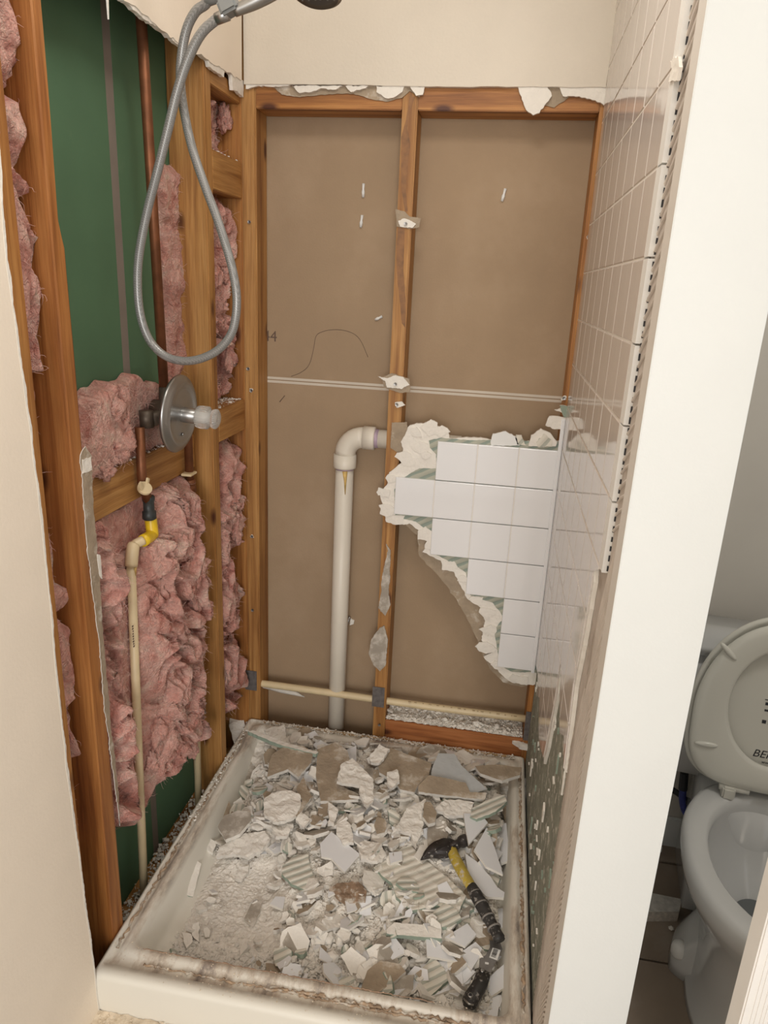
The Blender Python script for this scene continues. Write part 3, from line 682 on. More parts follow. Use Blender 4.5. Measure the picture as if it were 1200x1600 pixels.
# rough brown caulk left in the channel of the curb and the flange
rs = random.Random(12)
def caulk_strip(a, b, n, wd, m, name, amp=0.003, z=0.138):
    bm = bmesh.new(); a = Vector(a); b = Vector(b); d = (b - a).normalized(); s = Vector((-d.y, d.x, 0)); pts = []; rad = []
    for i in range(n + 1):
        p = a.lerp(b, i / n) + s * rs.uniform(-amp, amp); p.z = z + rs.uniform(-.001, .001); pts.append(p); rad.append(wd * rs.uniform(.3, 1.0))
    tube_bm(bm, pts, rad, 6); return add(name, bme(bm, True), m, pt)
old_caulk = simple('old_brown_caulk', (0.38, 0.27, 0.18), 0.9, var=0.4, nscale=60, bump=0.8, bscale=100, dirt=(0.60, 0.54, 0.46), dscale=40, dthr=(0.5, 0.6))
caulk_strip((-0.62, 1.046, 0), (0.15, 1.046, 0), 120, 0.0035, old_caulk, 'old_caulk')
caulk_strip((-0.35, 1.052, 0), (0.12, 1.054, 0), 90, 0.0060, old_caulk, 'old_caulk', 0.004, 0.1365)
caulk_strip((-0.695, 1.07, 0), (-0.695, 1.86, 0), 120, 0.0045, old_caulk, 'old_caulk')
caulk_strip((XR - 0.011, 1.10, 0), (XR - 0.011, 1.88, 0), 120, 0.005, old_caulk, 'old_caulk')
caulk_strip((-0.66, 1.920, 0), (0.14, 1.920, 0), 140, 0.006, simple('old_tan_adhesive', (0.42, 0.28, 0.14), 0.9, var=0.4, nscale=50, bump=0.8, dirt=(0.60, 0.54, 0.46), dscale=30, dthr=(0.5, 0.6)), 'old_caulk', 0.003, 0.140)
caulk_strip((-0.64, 1.078, 0), (-0.02, 1.085, 0), 120, 0.0018, simple('rust_line', (0.33, 0.22, 0.15), 0.9, var=0.4), 'grime_line', 0.0015, 0.1395)
#PART2
def Q(ax, val, *px): return [on(ax, val, *p) for p in px]
# ================================================================== REMNANT OF TILED BOARD ON THE BACK WALL
yf = T + 0.008                                    # face of the green paper
rm = thing('wallboard_remnant', (0.0, T, 0.43), 'jagged remnant of white tiled wallboard still hanging at the right of the back wall', 'wallboard')
paper_o = [(612, 762), (628, 815), (652, 836), (655, 868), (684, 898), (712, 935), (735, 975), (748, 1010), (766, 1045), (786, 1066), (815, 1074), (838, 1068), (886, 1058), (886, 700), (640, 700)]
core_o = [(640, 664), (668, 660), (700, 672), (702, 684), (740, 683), (790, 690), (830, 690), (886, 690), (886, 1060), (833, 1070), (800, 1066), (782, 1052), (756, 1026), (772, 1016), (752, 1000), (758, 970), (752, 950), (730, 935), (718, 912), (708, 890), (690, 876), (660, 862), (672, 850), (655, 830), (640, 818), (618, 820), (603, 815), (598, 790), (594, 768), (606, 755), (608, 738), (628, 722), (630, 700), (626, 690), (634, 676)]
green_o = [(670, 688), (690, 684), (720, 687), (890, 690), (890, 1052), (800, 1050), (782, 1040), (776, 1010), (772, 985), (788, 965), (770, 942), (735, 930), (728, 895), (700, 876), (680, 866), (662, 825), (650, 815), (618, 808), (616, 765), (628, 748), (655, 732), (682, 732), (682, 710), (672, 700)]
add('brown_backing', yplane(jag(P2(1, S - 0.001, paper_o), 0.010, 0.004, 31), S - 0.001 - 0.001, 0.0015), [scrap_paper] * 3, rm)
add('gypsum_core', yplane(jag(P2(1, yf + 0.003, core_o), 0.006, 0.0035, 32), yf + 0.001, 0.0105), [gypsum] * 3, rm)
add('green_paper', yplane(jag(P2(1, yf, green_o), 0.006, 0.0018, 33), yf, 0.0008), [ts_back, ts_back, green_paper], rm)
# torn flakes along the gypsum edge give it relief
rs = random.Random(4)
for k, p in enumerate(((650, 676), (672, 668), (655, 700), (632, 715), (640, 722), (612, 748), (600, 770), (604, 795), (622, 812), (664, 836), (676, 852), (700, 884), (722, 905), (744, 938), (762, 958), (766, 985), (760, 1012), (780, 1040), (812, 1062), (665, 712), (690, 674))):
    q = on(1, yf - 0.002, *p); a = rs.uniform(0.018, 0.034)
    pl = jag([(q.x + a * math.cos(t) * rs.uniform(.5, 1.1), q.z + a * .7 * math.sin(t) * rs.uniform(.5, 1.1)) for t in [j * math.pi / 4 for j in range(8)]], 0.005, 0.0025, 300 + k)
    add('gypsum_flake', yplane(pl, yf - 0.0015 - rs.uniform(0, .002), 0.004), [gypsum] * 3, rm)
# whole tiles : columns from the right corner, rows from the top
zt = 1.5 - 0.2075 * T
for r_, c0, nrow in ((0, 1, 3), (1, 0, 4), (2, 1, 3), (3, 2, 2), (4, 3, 1), (5, 3, 1)):
    for c in range(c0, c0 + nrow):
        xa = 0.1685 - (4 - c) * PIT + 0.0012; xb = xa + PIT - 0.0024; zb = zt - r_ * PIT; za = zb - PIT + 0.0024
        bm = bmesh.new(); bmesh.ops.create_cube(bm, size=1)
        for v in bm.verts: v.co = Vector(((xa + xb) / 2 + v.co.x * (xb - xa), T + 0.004 + v.co.y * 0.0076, (za + zb) / 2 + v.co.z * (zb - za)))
        bmesh.ops.bevel(bm, geom=[e for e in bm.edges if all(v.co.y < T + .002 for v in e.verts)], offset=0.0022, segments=3, affect='EDGES', profile=0.6)
        add('tile', bme(bm), tile_m, rm)
poly = []
for c0, r_ in ((1, 0), (0, 1), (1, 2), (2, 3), (3, 4), (3, 5)):
    xa = 0.1685 - (4 - c0) * PIT; zb = zt - r_ * PIT
    add('grout', yplane([(xa + .001, zb - PIT + .0026), (0.1675, zb - PIT + .0026), (0.1675, zb - .0002), (xa + .001, zb - .0002)], T + 0.0022, 0.0055), [grout_lt] * 3, rm)
add('corner_trim', box(XR - 0.010, XR - 0.0005, T - 0.009, T - 0.0004, 0.445, 1.19, 0.002), tile_m, rm)
# crumpled plaster above the tiles at the right
for k, (pts, m) in enumerate((([(766, 690), (770, 678), (790, 674), (806, 682), (812, 696), (768, 696)], label_m), ([(826, 696), (830, 680), (845, 669), (860, 676), (870, 690), (868, 697)], gypsum),
                ([(852, 664), (858, 650), (872, 650), (886, 652), (882, 668), (866, 670)], gypsum), ([(874, 632), (892, 634), (888, 652), (880, 650)], green_paper), ([(808, 694), (806, 680), (815, 680), (822, 696)], ts_scrap), ([(866, 640), (880, 636), (890, 640), (888, 648)], gypsum),
                ([(838, 690), (850, 676), (862, 686), (862, 697), (840, 697)], ts_scrap))):
    pl = jag(P2(1, T + 0.006, pts), 0.006, 0.003, 340 + k)
    add('plaster_scrap', yplane(pl, T + 0.004 - 0.004 * (k % 4), 0.008), [m, gypsum, gypsum], rm)

# ================================================================== PLUMBING
def pipe_thing(name, label, loc, cat='pipe', group=None): return thing(name, loc, label, cat, group)
# 2 inch white drain
dp = pipe_thing('drain_pipe', 'white plastic drain pipe with elbow standing in the left bay of the back wall', (-0.426, 1.975, -0.02))
ztop = 1.085; xc = -0.432; yc = 1.972
add('upright', tube([(xc, yc, -0.02), (xc + 0.004, yc, ztop - 0.055)], 0.0262, 24), pvc, dp)
arc = [(xc + 0.004 + 0.052 - 0.052 * math.cos(t), yc, ztop - 0.052 + 0.052 * math.sin(t)) for t in [k * math.pi / 16 for k in range(9)]]
bm = bmesh.new(); tube_bm(bm, arc, 0.0300, 24); 
tube_bm(bm, [(xc + 0.004, yc, ztop - 0.092), (xc + 0.004, yc, ztop - 0.088), (xc + 0.004, yc, ztop - 0.052)], [0.0320, 0.0330, 0.0330], 24)
tube_bm(bm, [(xc + 0.056, yc, ztop), (xc + 0.086, yc, ztop), (xc + 0.090, yc, ztop)], [0.0330, 0.0330, 0.0320], 24)
elb = add('elbow', bme(bm, True), pvc, dp)
add('side_run', tube([(xc + 0.09, yc, ztop), (-0.10, yc, ztop)], 0.0262, 24), pvc, dp)
add('primer_ring', tube([(xc + 0.0895, yc, ztop), (xc + 0.100, yc, ztop)], 0.0267, 24), purple, elb)
add('primer_ring', tube([(xc + 0.004, yc, ztop - 0.097), (xc + 0.004, yc, ztop - 0.0915)], 0.0267, 24), purple, elb)
tag(add('glue_run', tube([(xc + 0.010, yc - 0.0245, ztop - 0.097), (xc + 0.012, yc - 0.0245, ztop - 0.125), (xc + 0.013, yc - 0.0255, ztop - 0.165)], [0.008, 0.004, 0.001], 8), amber, dp), 'amber drip below the elbow')
# horizontal cream pipe notched through the back studs
hp = pipe_thing('water_pipe', 'thin cream water pipe running level across the back studs low down', (-0.27, 1.95, 0.255))
ya = 1.953
pts = Q(1, ya, (362, 1062), (440, 1072), (590, 1093), (700, 1108), (822, 1123))
add('pipe', tube(spline(pts, 4), 0.0112, 14), cpvc, hp)
a = on(1, ya - 0.01, 640, 1095); b = on(1, ya - 0.01, 815, 1119)
bm = bmesh.new(); t = 0.0
while t < 1: 
    p = a.lerp(b, t); l = R.uniform(.003, .010); bmesh.ops.create_cube(bm, size=1, matrix=Matrix.Translation(p + Vector((0, 0.0008, -0.004))) @ Matrix.Diagonal((l, 0.0006, 0.0014, 1))); t += R.uniform(.03, .08)
add('printed_marks', bme(bm), simple('brown_print', (0.30, 0.20, 0.10), 0.8), hp)
for (px, py), wd, nm in (((392, 1063), 0.040, 'leftmost'), ((591, 1089), 0.040, 'middle')):
    q = on(1, S - 0.003, px, py)
    o = add('nail_plate', box(q.x - 0.019, q.x + 0.019, S - 0.003, S - 0.0012, q.z - 0.036, q.z + 0.034, 0.0006), plate_m)
    tag(o, 'dark nail plate on the left back stud over the level pipe' if nm == 'leftmost' else 'dark nail plate on the centre back stud over the level pipe', 'nail plate')
o = add('nail_plate', box(0.1605, 0.185, S - 0.003, S - 0.0012, 0.20, 0.30, 0.0006), plate_m)
tag(o, 'dark nail plate on the right back stud at the end of the level pipe', 'nail plate')
# splinter behind the pipe
o = add('wood_splinter', tube(Q(1, S + 0.03, (405, 1072), (440, 1078), (462, 1083), (476, 1089)), [0.003, 0.010, 0.008, 0.001], 6), gypsum2)
tag(o, 'pale pointed splinter behind the level pipe in the left bay', 'splinter')

# copper riser, valve and supplies in the left wall
xp = -0.748
rp = pipe_thing('copper_riser', 'tall copper riser pipe against the green board above the valve', (xp, 1.495, 1.25))
add('pipe', tube([(xp, 1.515, 1.235), (xp, 1.500, 1.7), (xp - 0.003, 1.482, 2.40)], 0.0105, 16), copper, rp)
vl = thing('shower_valve', (-0.70, 1.5, 1.11), 'chrome shower valve plate with ribbed clear knob beside pink insulation', 'valve')
vc = Vector((-0.742, 1.500, 1.205)); dc = Vector((-0.700, 1.487, 1.207))
bm = bmesh.new()
lathe_bm(bm, [(0.020, -0.03), (0.028, -0.025), (0.028, 0.02), (0.020, 0.03)], vc, (1, 0, 0), 20)
tube_bm(bm, [vc + Vector((0, -0.075, -0.005)), vc + Vector((0, 0.085, -0.005))], [0.016, 0.016], 14)
tube_bm(bm, [vc + Vector((0, 0.008, 0.0)), vc + Vector((0, 0.012, 0.055))], 0.016, 14)
tube_bm(bm, [vc + Vector((0.0, -0.085, -0.018)), vc + Vector((0, -0.085, 0.018))], 0.015, 14)
add('valve_body', bme(bm, True), dark_brass, vl)
ax = Vector((1, 0.0, -0.06)).normalized()
prof = [(0.020, 0.000), (0.070, -0.004), (0.086, -0.006), (0.0865, -0.002), (0.084, 0.002), (0.080, 0.0025), (0.0785, 0.006), (0.074, 0.0068), (0.072, 0.0095), (0.066, 0.0095), (0.060, 0.007), (0.054, 0.0055), (0.026, 0.0075), (0.022, 0.008)]
esc = add('escutcheon', lathe(prof, dc, ax, 64), chrome, vl)
add('stem_sleeve', lathe([(0.017, 0.0), (0.0175, 0.006), (0.0165, 0.036), (0.014, 0.038)], dc + ax * 0.004, ax, 28), chrome, vl)
kb = lathe([(0.018, 0.0), (0.0235, 0.003), (0.0245, 0.010), (0.0245, 0.026), (0.0235, 0.028), (0.019, 0.029), (0.017, 0.033), (0.021, 0.040), (0.0215, 0.046), (0.016, 0.050), (0.004, 0.048)], dc + ax * 0.040, ax, 96, wob=lambda t: 1 + 0.035 * math.cos(t * 24))
knb = add('knob', kb, clear_m, vl)
add('knob_core', lathe([(0.010, 0.0), (0.011, 0.004), (0.010, 0.030), (0.006, 0.034)], dc + ax * 0.041, ax, 20), label_m, knb)
for z in (0.05, -0.05):
    add('screw', lathe([(0.004, 0.0), (0.0045, 0.002), (0.002, 0.003)], dc + ax * 0.005 + Vector((0, 0, z * 0.9)), ax, 10), chrome, esc)
# left supply
y1 = 1.395; y2 = 1.297
lp = pipe_thing('hot_supply', 'left supply line of copper, black fitting, yellow glued elbow and cream pipe', (xp, 1.33, 0.02))
zc0 = 1.19; zblk = on(0, xp, 232, 785).z
add('copper_drop', tube([(xp, y1, zc0), (xp, y1 - 0.003, zblk + 0.05), (xp, on(0, xp, 233, 800).y, zblk)], 0.0105, 14), copper, lp)
zA, zB_, zC_ = on(0, xp, 232, 778).z, on(0, xp, 234, 822).z, on(0, xp, 236, 835).z
y1b = on(0, xp, 233, 800).y
bm = bmesh.new(); lathe_bm(bm, [(0.012, 0.0), (0.014, 0.002), (0.0135, 0.010), (0.012, 0.014), (0.012, 0.034), (0.0150, 0.036), (0.0155, 0.052), (0.012, 0.055)], (xp, y1b, zA + 0.005), (0, 0, -1), 18)
add('black_adapter', bme(bm, True), black_fit, lp)
pa = Vector((xp, on(0, xp, 236, 824).y, zB_ + 0.0)); pe = on(0, xp, 207, 858); pe2 = on(0, xp, 205, 885)
bm = bmesh.new()
e1 = on(0, xp + 0.006, 237, 836); e2 = on(0, xp + 0.012, 222, 846)
tube_bm(bm, spline([pa + Vector((0, 0, 0.020)), e1 + Vector((0, 0.003, 0.006)), e1, e2 + Vector((0, .004, 0))], 5), [0.0135] * 16, 16)
add('yellow_elbow', bme(bm, True), yellow_glue, lp)
bm = bmesh.new()
tube_bm(bm, spline([e2 + Vector((0, .006, .001)), pe + Vector((0, 0.010, 0.006)), pe + Vector((0, 0.001, -0.002)), pe2], 6), [0.0105] * 8 + [0.0135] * 11, 16)
add('cream_elbow', bme(bm, True), cpvc, lp)
bot_ = on(0, xp, 223, 1372)
add('pipe', tube([pe2 + Vector((0, 0, 0.01)), pe2.lerp(bot_, .5) + Vector((0, 0.001, 0)), bot_ + Vector((0, 0, -0.09))], 0.0098, 16), cpvc, lp)
tag(add('glue_run', tube([pe2 + Vector((0.0098, -0.002, 0.0)), pe2 + Vector((0.0098, -0.001, -0.02))], [0.004, 0.001], 6), amber, lp), 'amber drip')
bm = bmesh.new(); a = on(0, xp + 0.0099, 208, 978); 
for k in range(9):
    bmesh.ops.create_cube(bm, size=1, matrix=Matrix.Translation(a + Vector((0.0, -0.002 + R.uniform(-.001, .001), -0.006 * k))) @ Matrix.Diagonal((0.001, R.uniform(.002, .005), 0.0035, 1)))
add('printed_marks', bme(bm), pencil, lp)
# cream strap clip
cq = on(0, xp + 0.014, 226, 763)
bm = bmesh.new()
lathe_bm(bm, [(0.0115, -0.003), (0.0155, -0.003), (0.0155, 0.003), (0.0115, 0.003)], cq, (0.6, -0.4, 0.7), 20)
bmesh.ops.create_cube(bm, size=1, matrix=Matrix.Translation(cq + Vector((0.0, -0.014, 0.010))) @ Matrix.Rotation(.5, 4, 'X') @ Matrix.Diagonal((0.005, 0.008, 0.016, 1)))
bmesh.ops.create_cube(bm, size=1, matrix=Matrix.Translation(cq + Vector((0.0, 0.014, 0.012))) @ Matrix.Rotation(-.5, 4, 'X') @ Matrix.Diagonal((0.005, 0.007, 0.014, 1)))
add('pipe_clip', bme(bm), cpvc, lp)
# right supply
yr = on(0, xp, 296, 740).y
rp2 = pipe_thing('cold_supply', 'right supply line, short copper drop into thin cream pipe beside the tan stud', (xp, yr, 0.02))
za, zb_ = on(0, xp, 295, 752).z, on(0, xp, 296, 779).z
add('copper_drop', tube([(xp, 1.59, 1.19), (xp, yr, 1.13), (xp, yr, za)], 0.0105, 14), copper, rp2)
add('coupling', lathe([(0.012, 0), (0.0145, 0.003), (0.0145, 0.012), (0.0125, 0.014), (0.0155, 0.018), (0.0155, 0.032), (0.012, 0.034)], (xp, yr, za + 0.004), (0, 0, -1), 18), copper, rp2)
b2 = on(0, xp, 309, 1228)
add('pipe', tube([(xp, yr, za - 0.025), (xp, b2.y, b2.z - 0.10)], 0.0098, 16), cpvc, rp2)
cq = on(0, xp + 0.004, 296, 740)
add('pipe_clip', box(cq.x - 0.014, cq.x + 0.012, cq.y - 0.018, cq.y + 0.018, cq.z - 0.003, cq.z + 0.003, 0.001), cpvc, rp2)

# ================================================================== HAND SHOWER AND HOSE
hs = thing('hand_shower', (-0.42, 1.30, 1.90), 'hand shower with grey bracket and braided hose hanging in a long loop', 'shower')
def hp_(px, py, y): return on(1, y, px, py)
s1 = [(330, -28, 1.30), (324, 3, 1.31), (306, 18, 1.315), (292, 45, 1.32), (284, 85, 1.325), (282, 125, 1.325), (287, 170, 1.325), (300, 230, 1.32), (320, 290, 1.315), (343, 352, 1.31), (363, 420, 1.305), (370, 470, 1.30), (364, 515, 1.30), (345, 543, 1.30), (318, 559, 1.30), (288, 564, 1.30), (258, 556, 1.30), (234, 532, 1.30), (220, 495, 1.30), (215, 450, 1.30), (217, 400, 1.298), (229, 335, 1.295), (246, 268, 1.29), (263, 200, 1.285), (277, 143, 1.28), (294, 92, 1.275), (315, 52, 1.27), (342, 27, 1.265)]
add('hose', tube(spline([hp_(*p) for p in s1], 7), 0.0078, 14), hose_m, hs)
add('hose_nut', tube([hp_(338, 30, 1.265), hp_(356, 22, 1.263)], [0.0085, 0.0095], 16), chrome, hs)
add('hose_nut', tube([hp_(322, 2, 1.31), hp_(342, -6, 1.308)], [0.0085, 0.0090], 16), plastic_grey, hs)
bk = hp_(358, 10, 1.262)
bm = bmesh.new()
bmesh.ops.create_cube(bm, size=1, matrix=Matrix.Translation(bk) @ Matrix.Rotation(-0.42, 4, 'Y') @ Matrix.Diagonal((0.030, 0.030, 0.024, 1)))
bmesh.ops.bevel(bm, geom=bm.edges[:], offset=0.004, segments=2, affect='EDGES')
tube_bm(bm, [bk + Vector((0.0, 0.0, 0.0)), bk + Vector((-0.03, 0.03, 0.05))], 0.010, 12)
add('bracket', bme(bm), plastic_grey, hs)
ha, hb = hp_(366, 18, 1.262), hp_(470, -40, 1.27)
add('handle', tube(spline([ha, ha.lerp(hb, .4) + Vector((0, 0, -0.003)), hb], 6), [0.008 + 0.0005 * k for k in range(13)], 16), chrome, hs)
hd = hp_(495, -6, 1.30)
shd = add('shower_head', lathe([(0.012, 0.05), (0.024, 0.034), (0.038, 0.016), (0.042, 0.006), (0.041, 0.0), (0.030, -0.001)], hd + Vector((0, 0, 0.004)), (0.0, 0.25, 1), 40), chrome, hs)
add('spray_face', lathe([(0.036, 0.0), (0.035, -0.004), (0.020, -0.0045)], hd + Vector((0, 0, 0.004)), (0.0, 0.25, 1), 40), plastic_dark, shd)
bm = bmesh.new()
for rr_, nn in ((0.008, 6), (0.018, 12), (0.028, 18)):
    for k in range(nn):
        a = 2 * math.pi * k / nn
        bmesh.ops.create_cone(bm, cap_ends=True, segments=6, radius1=0.0016, radius2=0.001, depth=0.003, matrix=Matrix.Translation(hd + Vector((rr_ * math.cos(a), rr_ * math.sin(a), -0.0018 + 0.0 * rr_))))
tag(add('nozzle', bme(bm), plastic_grey, hs), kind='stuff')
add('shower_arm', tube(spline([(XLF - 0.02, 1.34, 2.06), (-0.60, 1.33, 2.055), (-0.53, 1.31, 2.02), tuple(hp_(330, -30, 1.30))], 6), 0.0105, 14), chrome, hs)
add('arm_flange', lathe([(0.032, 0), (0.030, 0.005), (0.016, 0.011), (0.011, 0.012)], (XLF, 1.34, 2.06), (1, 0, 0), 30), chrome, hs)

# ================================================================== PINK INSULATION
def fbm(p, o=4):
    s = 0; a = 1
    for _ in range(o): s += a * noise.noise(p); p = p * 2.03 + Vector((3.1, 1.7, 9.2)); a *= .5
    return s
def ridge(p, o=4):
    s = 0; a = 1
    for _ in range(o): s += a * (1 - abs(noise.noise(p)) * 2.2); p = p * 2.1 + Vector((5.1, 2.7, 1.2)); a *= .5
    return s
def batt(y0, y1, z0, z1, xb, xf, seed, ny, nz, amp, topcut=None, botcut=None, keep=None):
    """a torn, folded face of glass wool filling a stud bay: y across, z up, bulging toward +x"""
    V = []; F = []; sd = Vector((seed, seed * .37, seed * 1.3))
    for j in range(nz + 1):
        for i in range(ny + 1):
            u, v = i / ny, j / nz; y = y0 + (y1 - y0) * u
            lo = botcut(u) if botcut else z0; hi = topcut(u) if topcut else z1
            z = lo + (hi - lo) * v
            e = min(1, min(u, 1 - u) * 9) * min(1, min(v, 1 - v) * 14); e = e ** 0.5
            p = Vector((y * 5.0, z * 3.8, 0)) + sd
            wv = Vector((fbm(p * 1.1, 3), fbm(p * 1.1 + Vector((9, 4, 2)), 3), 0)) * 1.3
            d = ridge(p + wv, 3) * 0.62
            d2 = fbm(p * 3.5 + wv * 4, 4) * 0.15 + ridge(p * 4 + wv * 5, 3) * 0.09
            f = e * (0.60 + amp * (d - 0.45) + d2)
            xm = xf + 0.02
            if keep: xm = min(xm, keep(y, z))
            x = xb + (xf - xb) * f
            if x > xm - 0.012: x = xm - 0.012 + 0.012 * (1 - math.exp(-(x - xm + 0.012) / 0.02))
            V.append((x, y + fbm(p * 2.2 + Vector((1, 8, 3)), 3) * 0.016 * (0.3 + e), z + fbm(p * 2.2 + Vector((7, 2, 5)), 3) * 0.018))
    for j in range(nz):
        for i in range(ny):
            a = j * (ny + 1) + i; F.append((a, a + 1, a + ny + 2, a + ny + 1))
    return pd(V, F, True)
def tuft(c, r, seed, sq=(1, 1, 1), sub=4):
    bm = bmesh.new(); bmesh.ops.create_icosphere(bm, subdivisions=sub, radius=1)
    sd = Vector((seed, seed * 1.3, 0))
    for v in bm.verts:
        n = v.co.normalized(); d = 0.72 + 0.42 * fbm(n * 1.5 + sd, 5) + 0.12 * ridge(n * 3.0 + sd, 4)
        v.co = Vector(c) + Vector((n.x * sq[0], n.y * sq[1], n.z * sq[2])) * r * d * 0.9
    return bme(bm, True)
def wisps(pts_fn, n, ln, seed, rad=0.00032):
    rs = random.Random(seed); bm = bmesh.new()
    for _ in range(n):
        p = pts_fn(rs); d = Vector((rs.uniform(.1, 1), rs.uniform(-1, 1), rs.uniform(-1, 1))).normalized(); pts = [p]
        l = ln * rs.uniform(.4, 1)
        for k in range(4):
            d = (d + Vector((rs.uniform(-.6, .6), rs.uniform(-.6, .6), rs.uniform(-.7, .5)))).normalized(); p = p + d * l / 4; pts.append(p)
        tube_bm(bm, pts, [rad, rad, rad * .9, rad * .7, rad * .3], 3, False)
    return bme(bm, True)
def insul(label, y0, y1, z0, z1, xb, xf, seed, ny, nz, amp=0.9, topcut=None, botcut=None, tufts=(), nw=500, keep=None):
    t = thing('insulation_batt', (xb, (y0 + y1) / 2, z0), label, 'insulation')
    me = batt(y0, y1, z0, z1, xb, xf, seed, ny, nz, amp, topcut, botcut, keep)
    samp = [v.co.copy() for v in me.vertices if v.co.x > xb + 0.35 * (xf - xb)] or [v.co.copy() for v in me.vertices]
    add('wool_face', me, pink, t)
    for k, (px, py, x, r, sq) in enumerate(tufts):
        add('wool_tuft', tuft(on(0, x, px, py), r, seed * 3 + k * 1.9, sq), pink, t)
    tag(add('loose_fibre', wisps(lambda rs: rs.choice(samp), nw, 0.026, int(seed * 10)), fibre, t), kind='stuff')
    return t
insul('sliver of pink fibreglass between the two left-hand studs', 1.013, 1.089, 0.35, 2.40, -0.800, -0.715, 2.0, 20, 260, 0.7, nw=250, keep=lambda y, z: -0.728 if z > 1.35 else (-0.738 if .6 < z < .95 else -0.765))
yC0, yC1 = 1.142, 1.696
insul('mounded pink fibreglass batt behind the valve, above the left blocking', yC0, 1.60, 1.118, 1.262, -0.800, -0.722, 11.0, 130, 70, 0.9,
      topcut=lambda u: 1.268 + 0.020 * math.sin(u * 3.1) - 0.03 * u ** 3 + 0.006 * math.sin(u * 23), tufts=((190, 700, -0.755, 0.045, (.5, 1.2, .8)), (175, 640, -0.76, 0.05, (.5, 1, .7)), (165, 735, -0.755, 0.035, (.5, 1, .7))), nw=500, keep=lambda y, z: -0.745 if y < 1.36 else -0.770)
def keep_pipes(y, z):
    d1 = abs(y - 1.305); k1 = -0.760 + max(0, d1 - 0.018) * 0.9
    if z > 0.93: k1 = -0.775 + max(0, abs(y - 1.35) - 0.07) * 0.9
    d2 = abs(y - 1.655); k2 = -0.772 + max(0, d2 - 0.014) * 1.2 if (z < 0.66 or z > 0.83) else 9
    return min(k1, k2)
insul('large torn pink fibreglass batt below the left blocking around the cream pipe', yC0, 1.660, 0.23, 1.034, -0.800, -0.700, 23.0, 200, 300, 1.15,
      topcut=lambda u: 1.032, botcut=lambda u: 0.27 + 0.07 * abs(math.sin(u * 7 + .6)) + 0.03 * math.sin(u * 19) - 0.05 * (1 - u), keep=keep_pipes,
      tufts=((246, 1150, -0.735, 0.048, (.6, .8, 1.3)), (262, 1085, -0.733, 0.045, (.6, .9, 1.5)), (285, 1100, -0.735, 0.040, (.6, .7, 1.5)), (292, 905, -0.722, 0.046, (.6, .9, 1.2)), (303, 945, -0.722, 0.034, (.6, .6, 1.2)), (262, 1010, -0.745, 0.06, (.5, .9, 1.5)),
             (272, 850, -0.742, 0.05, (.5, .8, 1.2)), (182, 1070, -0.755, 0.033, (.5, .7, .9)), (300, 1165, -0.735, 0.034, (.6, .7, 1.4)), (250, 955, -0.75, 0.05, (.5, 1, 1.3)), (185, 1130, -0.76, 0.035, (.5, .6, 1.2)), (238, 1190, -0.742, 0.036, (.5, .7, 1.0))), nw=1500)
insul('narrow pink fibreglass strip behind the tan knotty stud, beside the green board', 1.63, 1.72, 1.25, 1.74, -0.803, -0.775, 31.0, 30, 110, 0.8, nw=200, tufts=((268, 360, -0.795, 0.03, (.4, .5, 2.0)), (272, 520, -0.795, 0.03, (.4, .5, 2.4))))
insul('pink fibreglass in the top gap beside the back corner', 1.742, 1.930, 1.782, 1.915, -0.800, -0.735, 41.0, 50, 50, 0.9, nw=150, tufts=((352, 185, -0.745, 0.034, (.6, .8, 1.2)),))
insul('pink fibreglass in the middle gap beside the back corner', 1.742, 1.930, 1.176, 1.696, -0.800, -0.730, 47.0, 60, 150, 1.0, nw=300, tufts=((350, 420, -0.745, 0.036, (.6, .8, 1.5)), (355, 560, -0.745, 0.036, (.6, .8, 1.5))))
insul('pink fibreglass in the lower gap beside the back corner with a tuft poking out', 1.742, 1.930, 0.20, 1.088, -0.800, -0.715, 53.0, 60, 220, 1.1, nw=600, tufts=((366, 740, -0.735, 0.034, (.6, .8, 1.4)), (370, 838, -0.712, 0.026, (.8, .9, 1.0)), (364, 930, -0.742, 0.040, (.6, .8, 1.4)), (362, 1010, -0.745, 0.034, (.6, .8, 1.4))))
#PART3
# ================================================================== TOILET
tl = thing('toilet', (0.655, 1.32, -0.01), 'white toilet with its seat and lid raised beyond the partition wall', 'toilet')
tl.rotation_euler = (0, 0, math.radians(-7))
def egg(hw, fr, rr_, z, cy=0.0, n=48, sqr=2.0):
    out = []
    for k in range(n):
        a = 2 * math.pi * k / n; c, s_ = math.cos(a), math.sin(a)
        x = hw * math.copysign(abs(c) ** (2 / sqr), c); yl = (rr_ if s_ > 0 else fr); out.append((x, cy + yl * math.copysign(abs(s_) ** (2 / sqr), s_), z))
    return out
def loft(rings, cap0=True, cap1=True):
    n = len(rings[0]); V = [p for r_ in rings for p in r_]
    F = [(a * n + i, a * n + (i + 1) % n, (a + 1) * n + (i + 1) % n, (a + 1) * n + i) for a in range(len(rings) - 1) for i in range(n)]
    if cap0: F.append(list(range(n))[::-1])
    if cap1: F.append(list(range((len(rings) - 1) * n, len(rings) * n)))
    me = pd(V, F); bm = bmesh.new(); bm.from_mesh(me); me2 = bme(bm, True); return me2
def tchild(name, me, m, label=None, parent=None):
    me.materials.append(m); o = bpy.data.objects.new(name, me); C.objects.link(o); o.parent = parent or tl
    if label: o['label'] = label
    return o
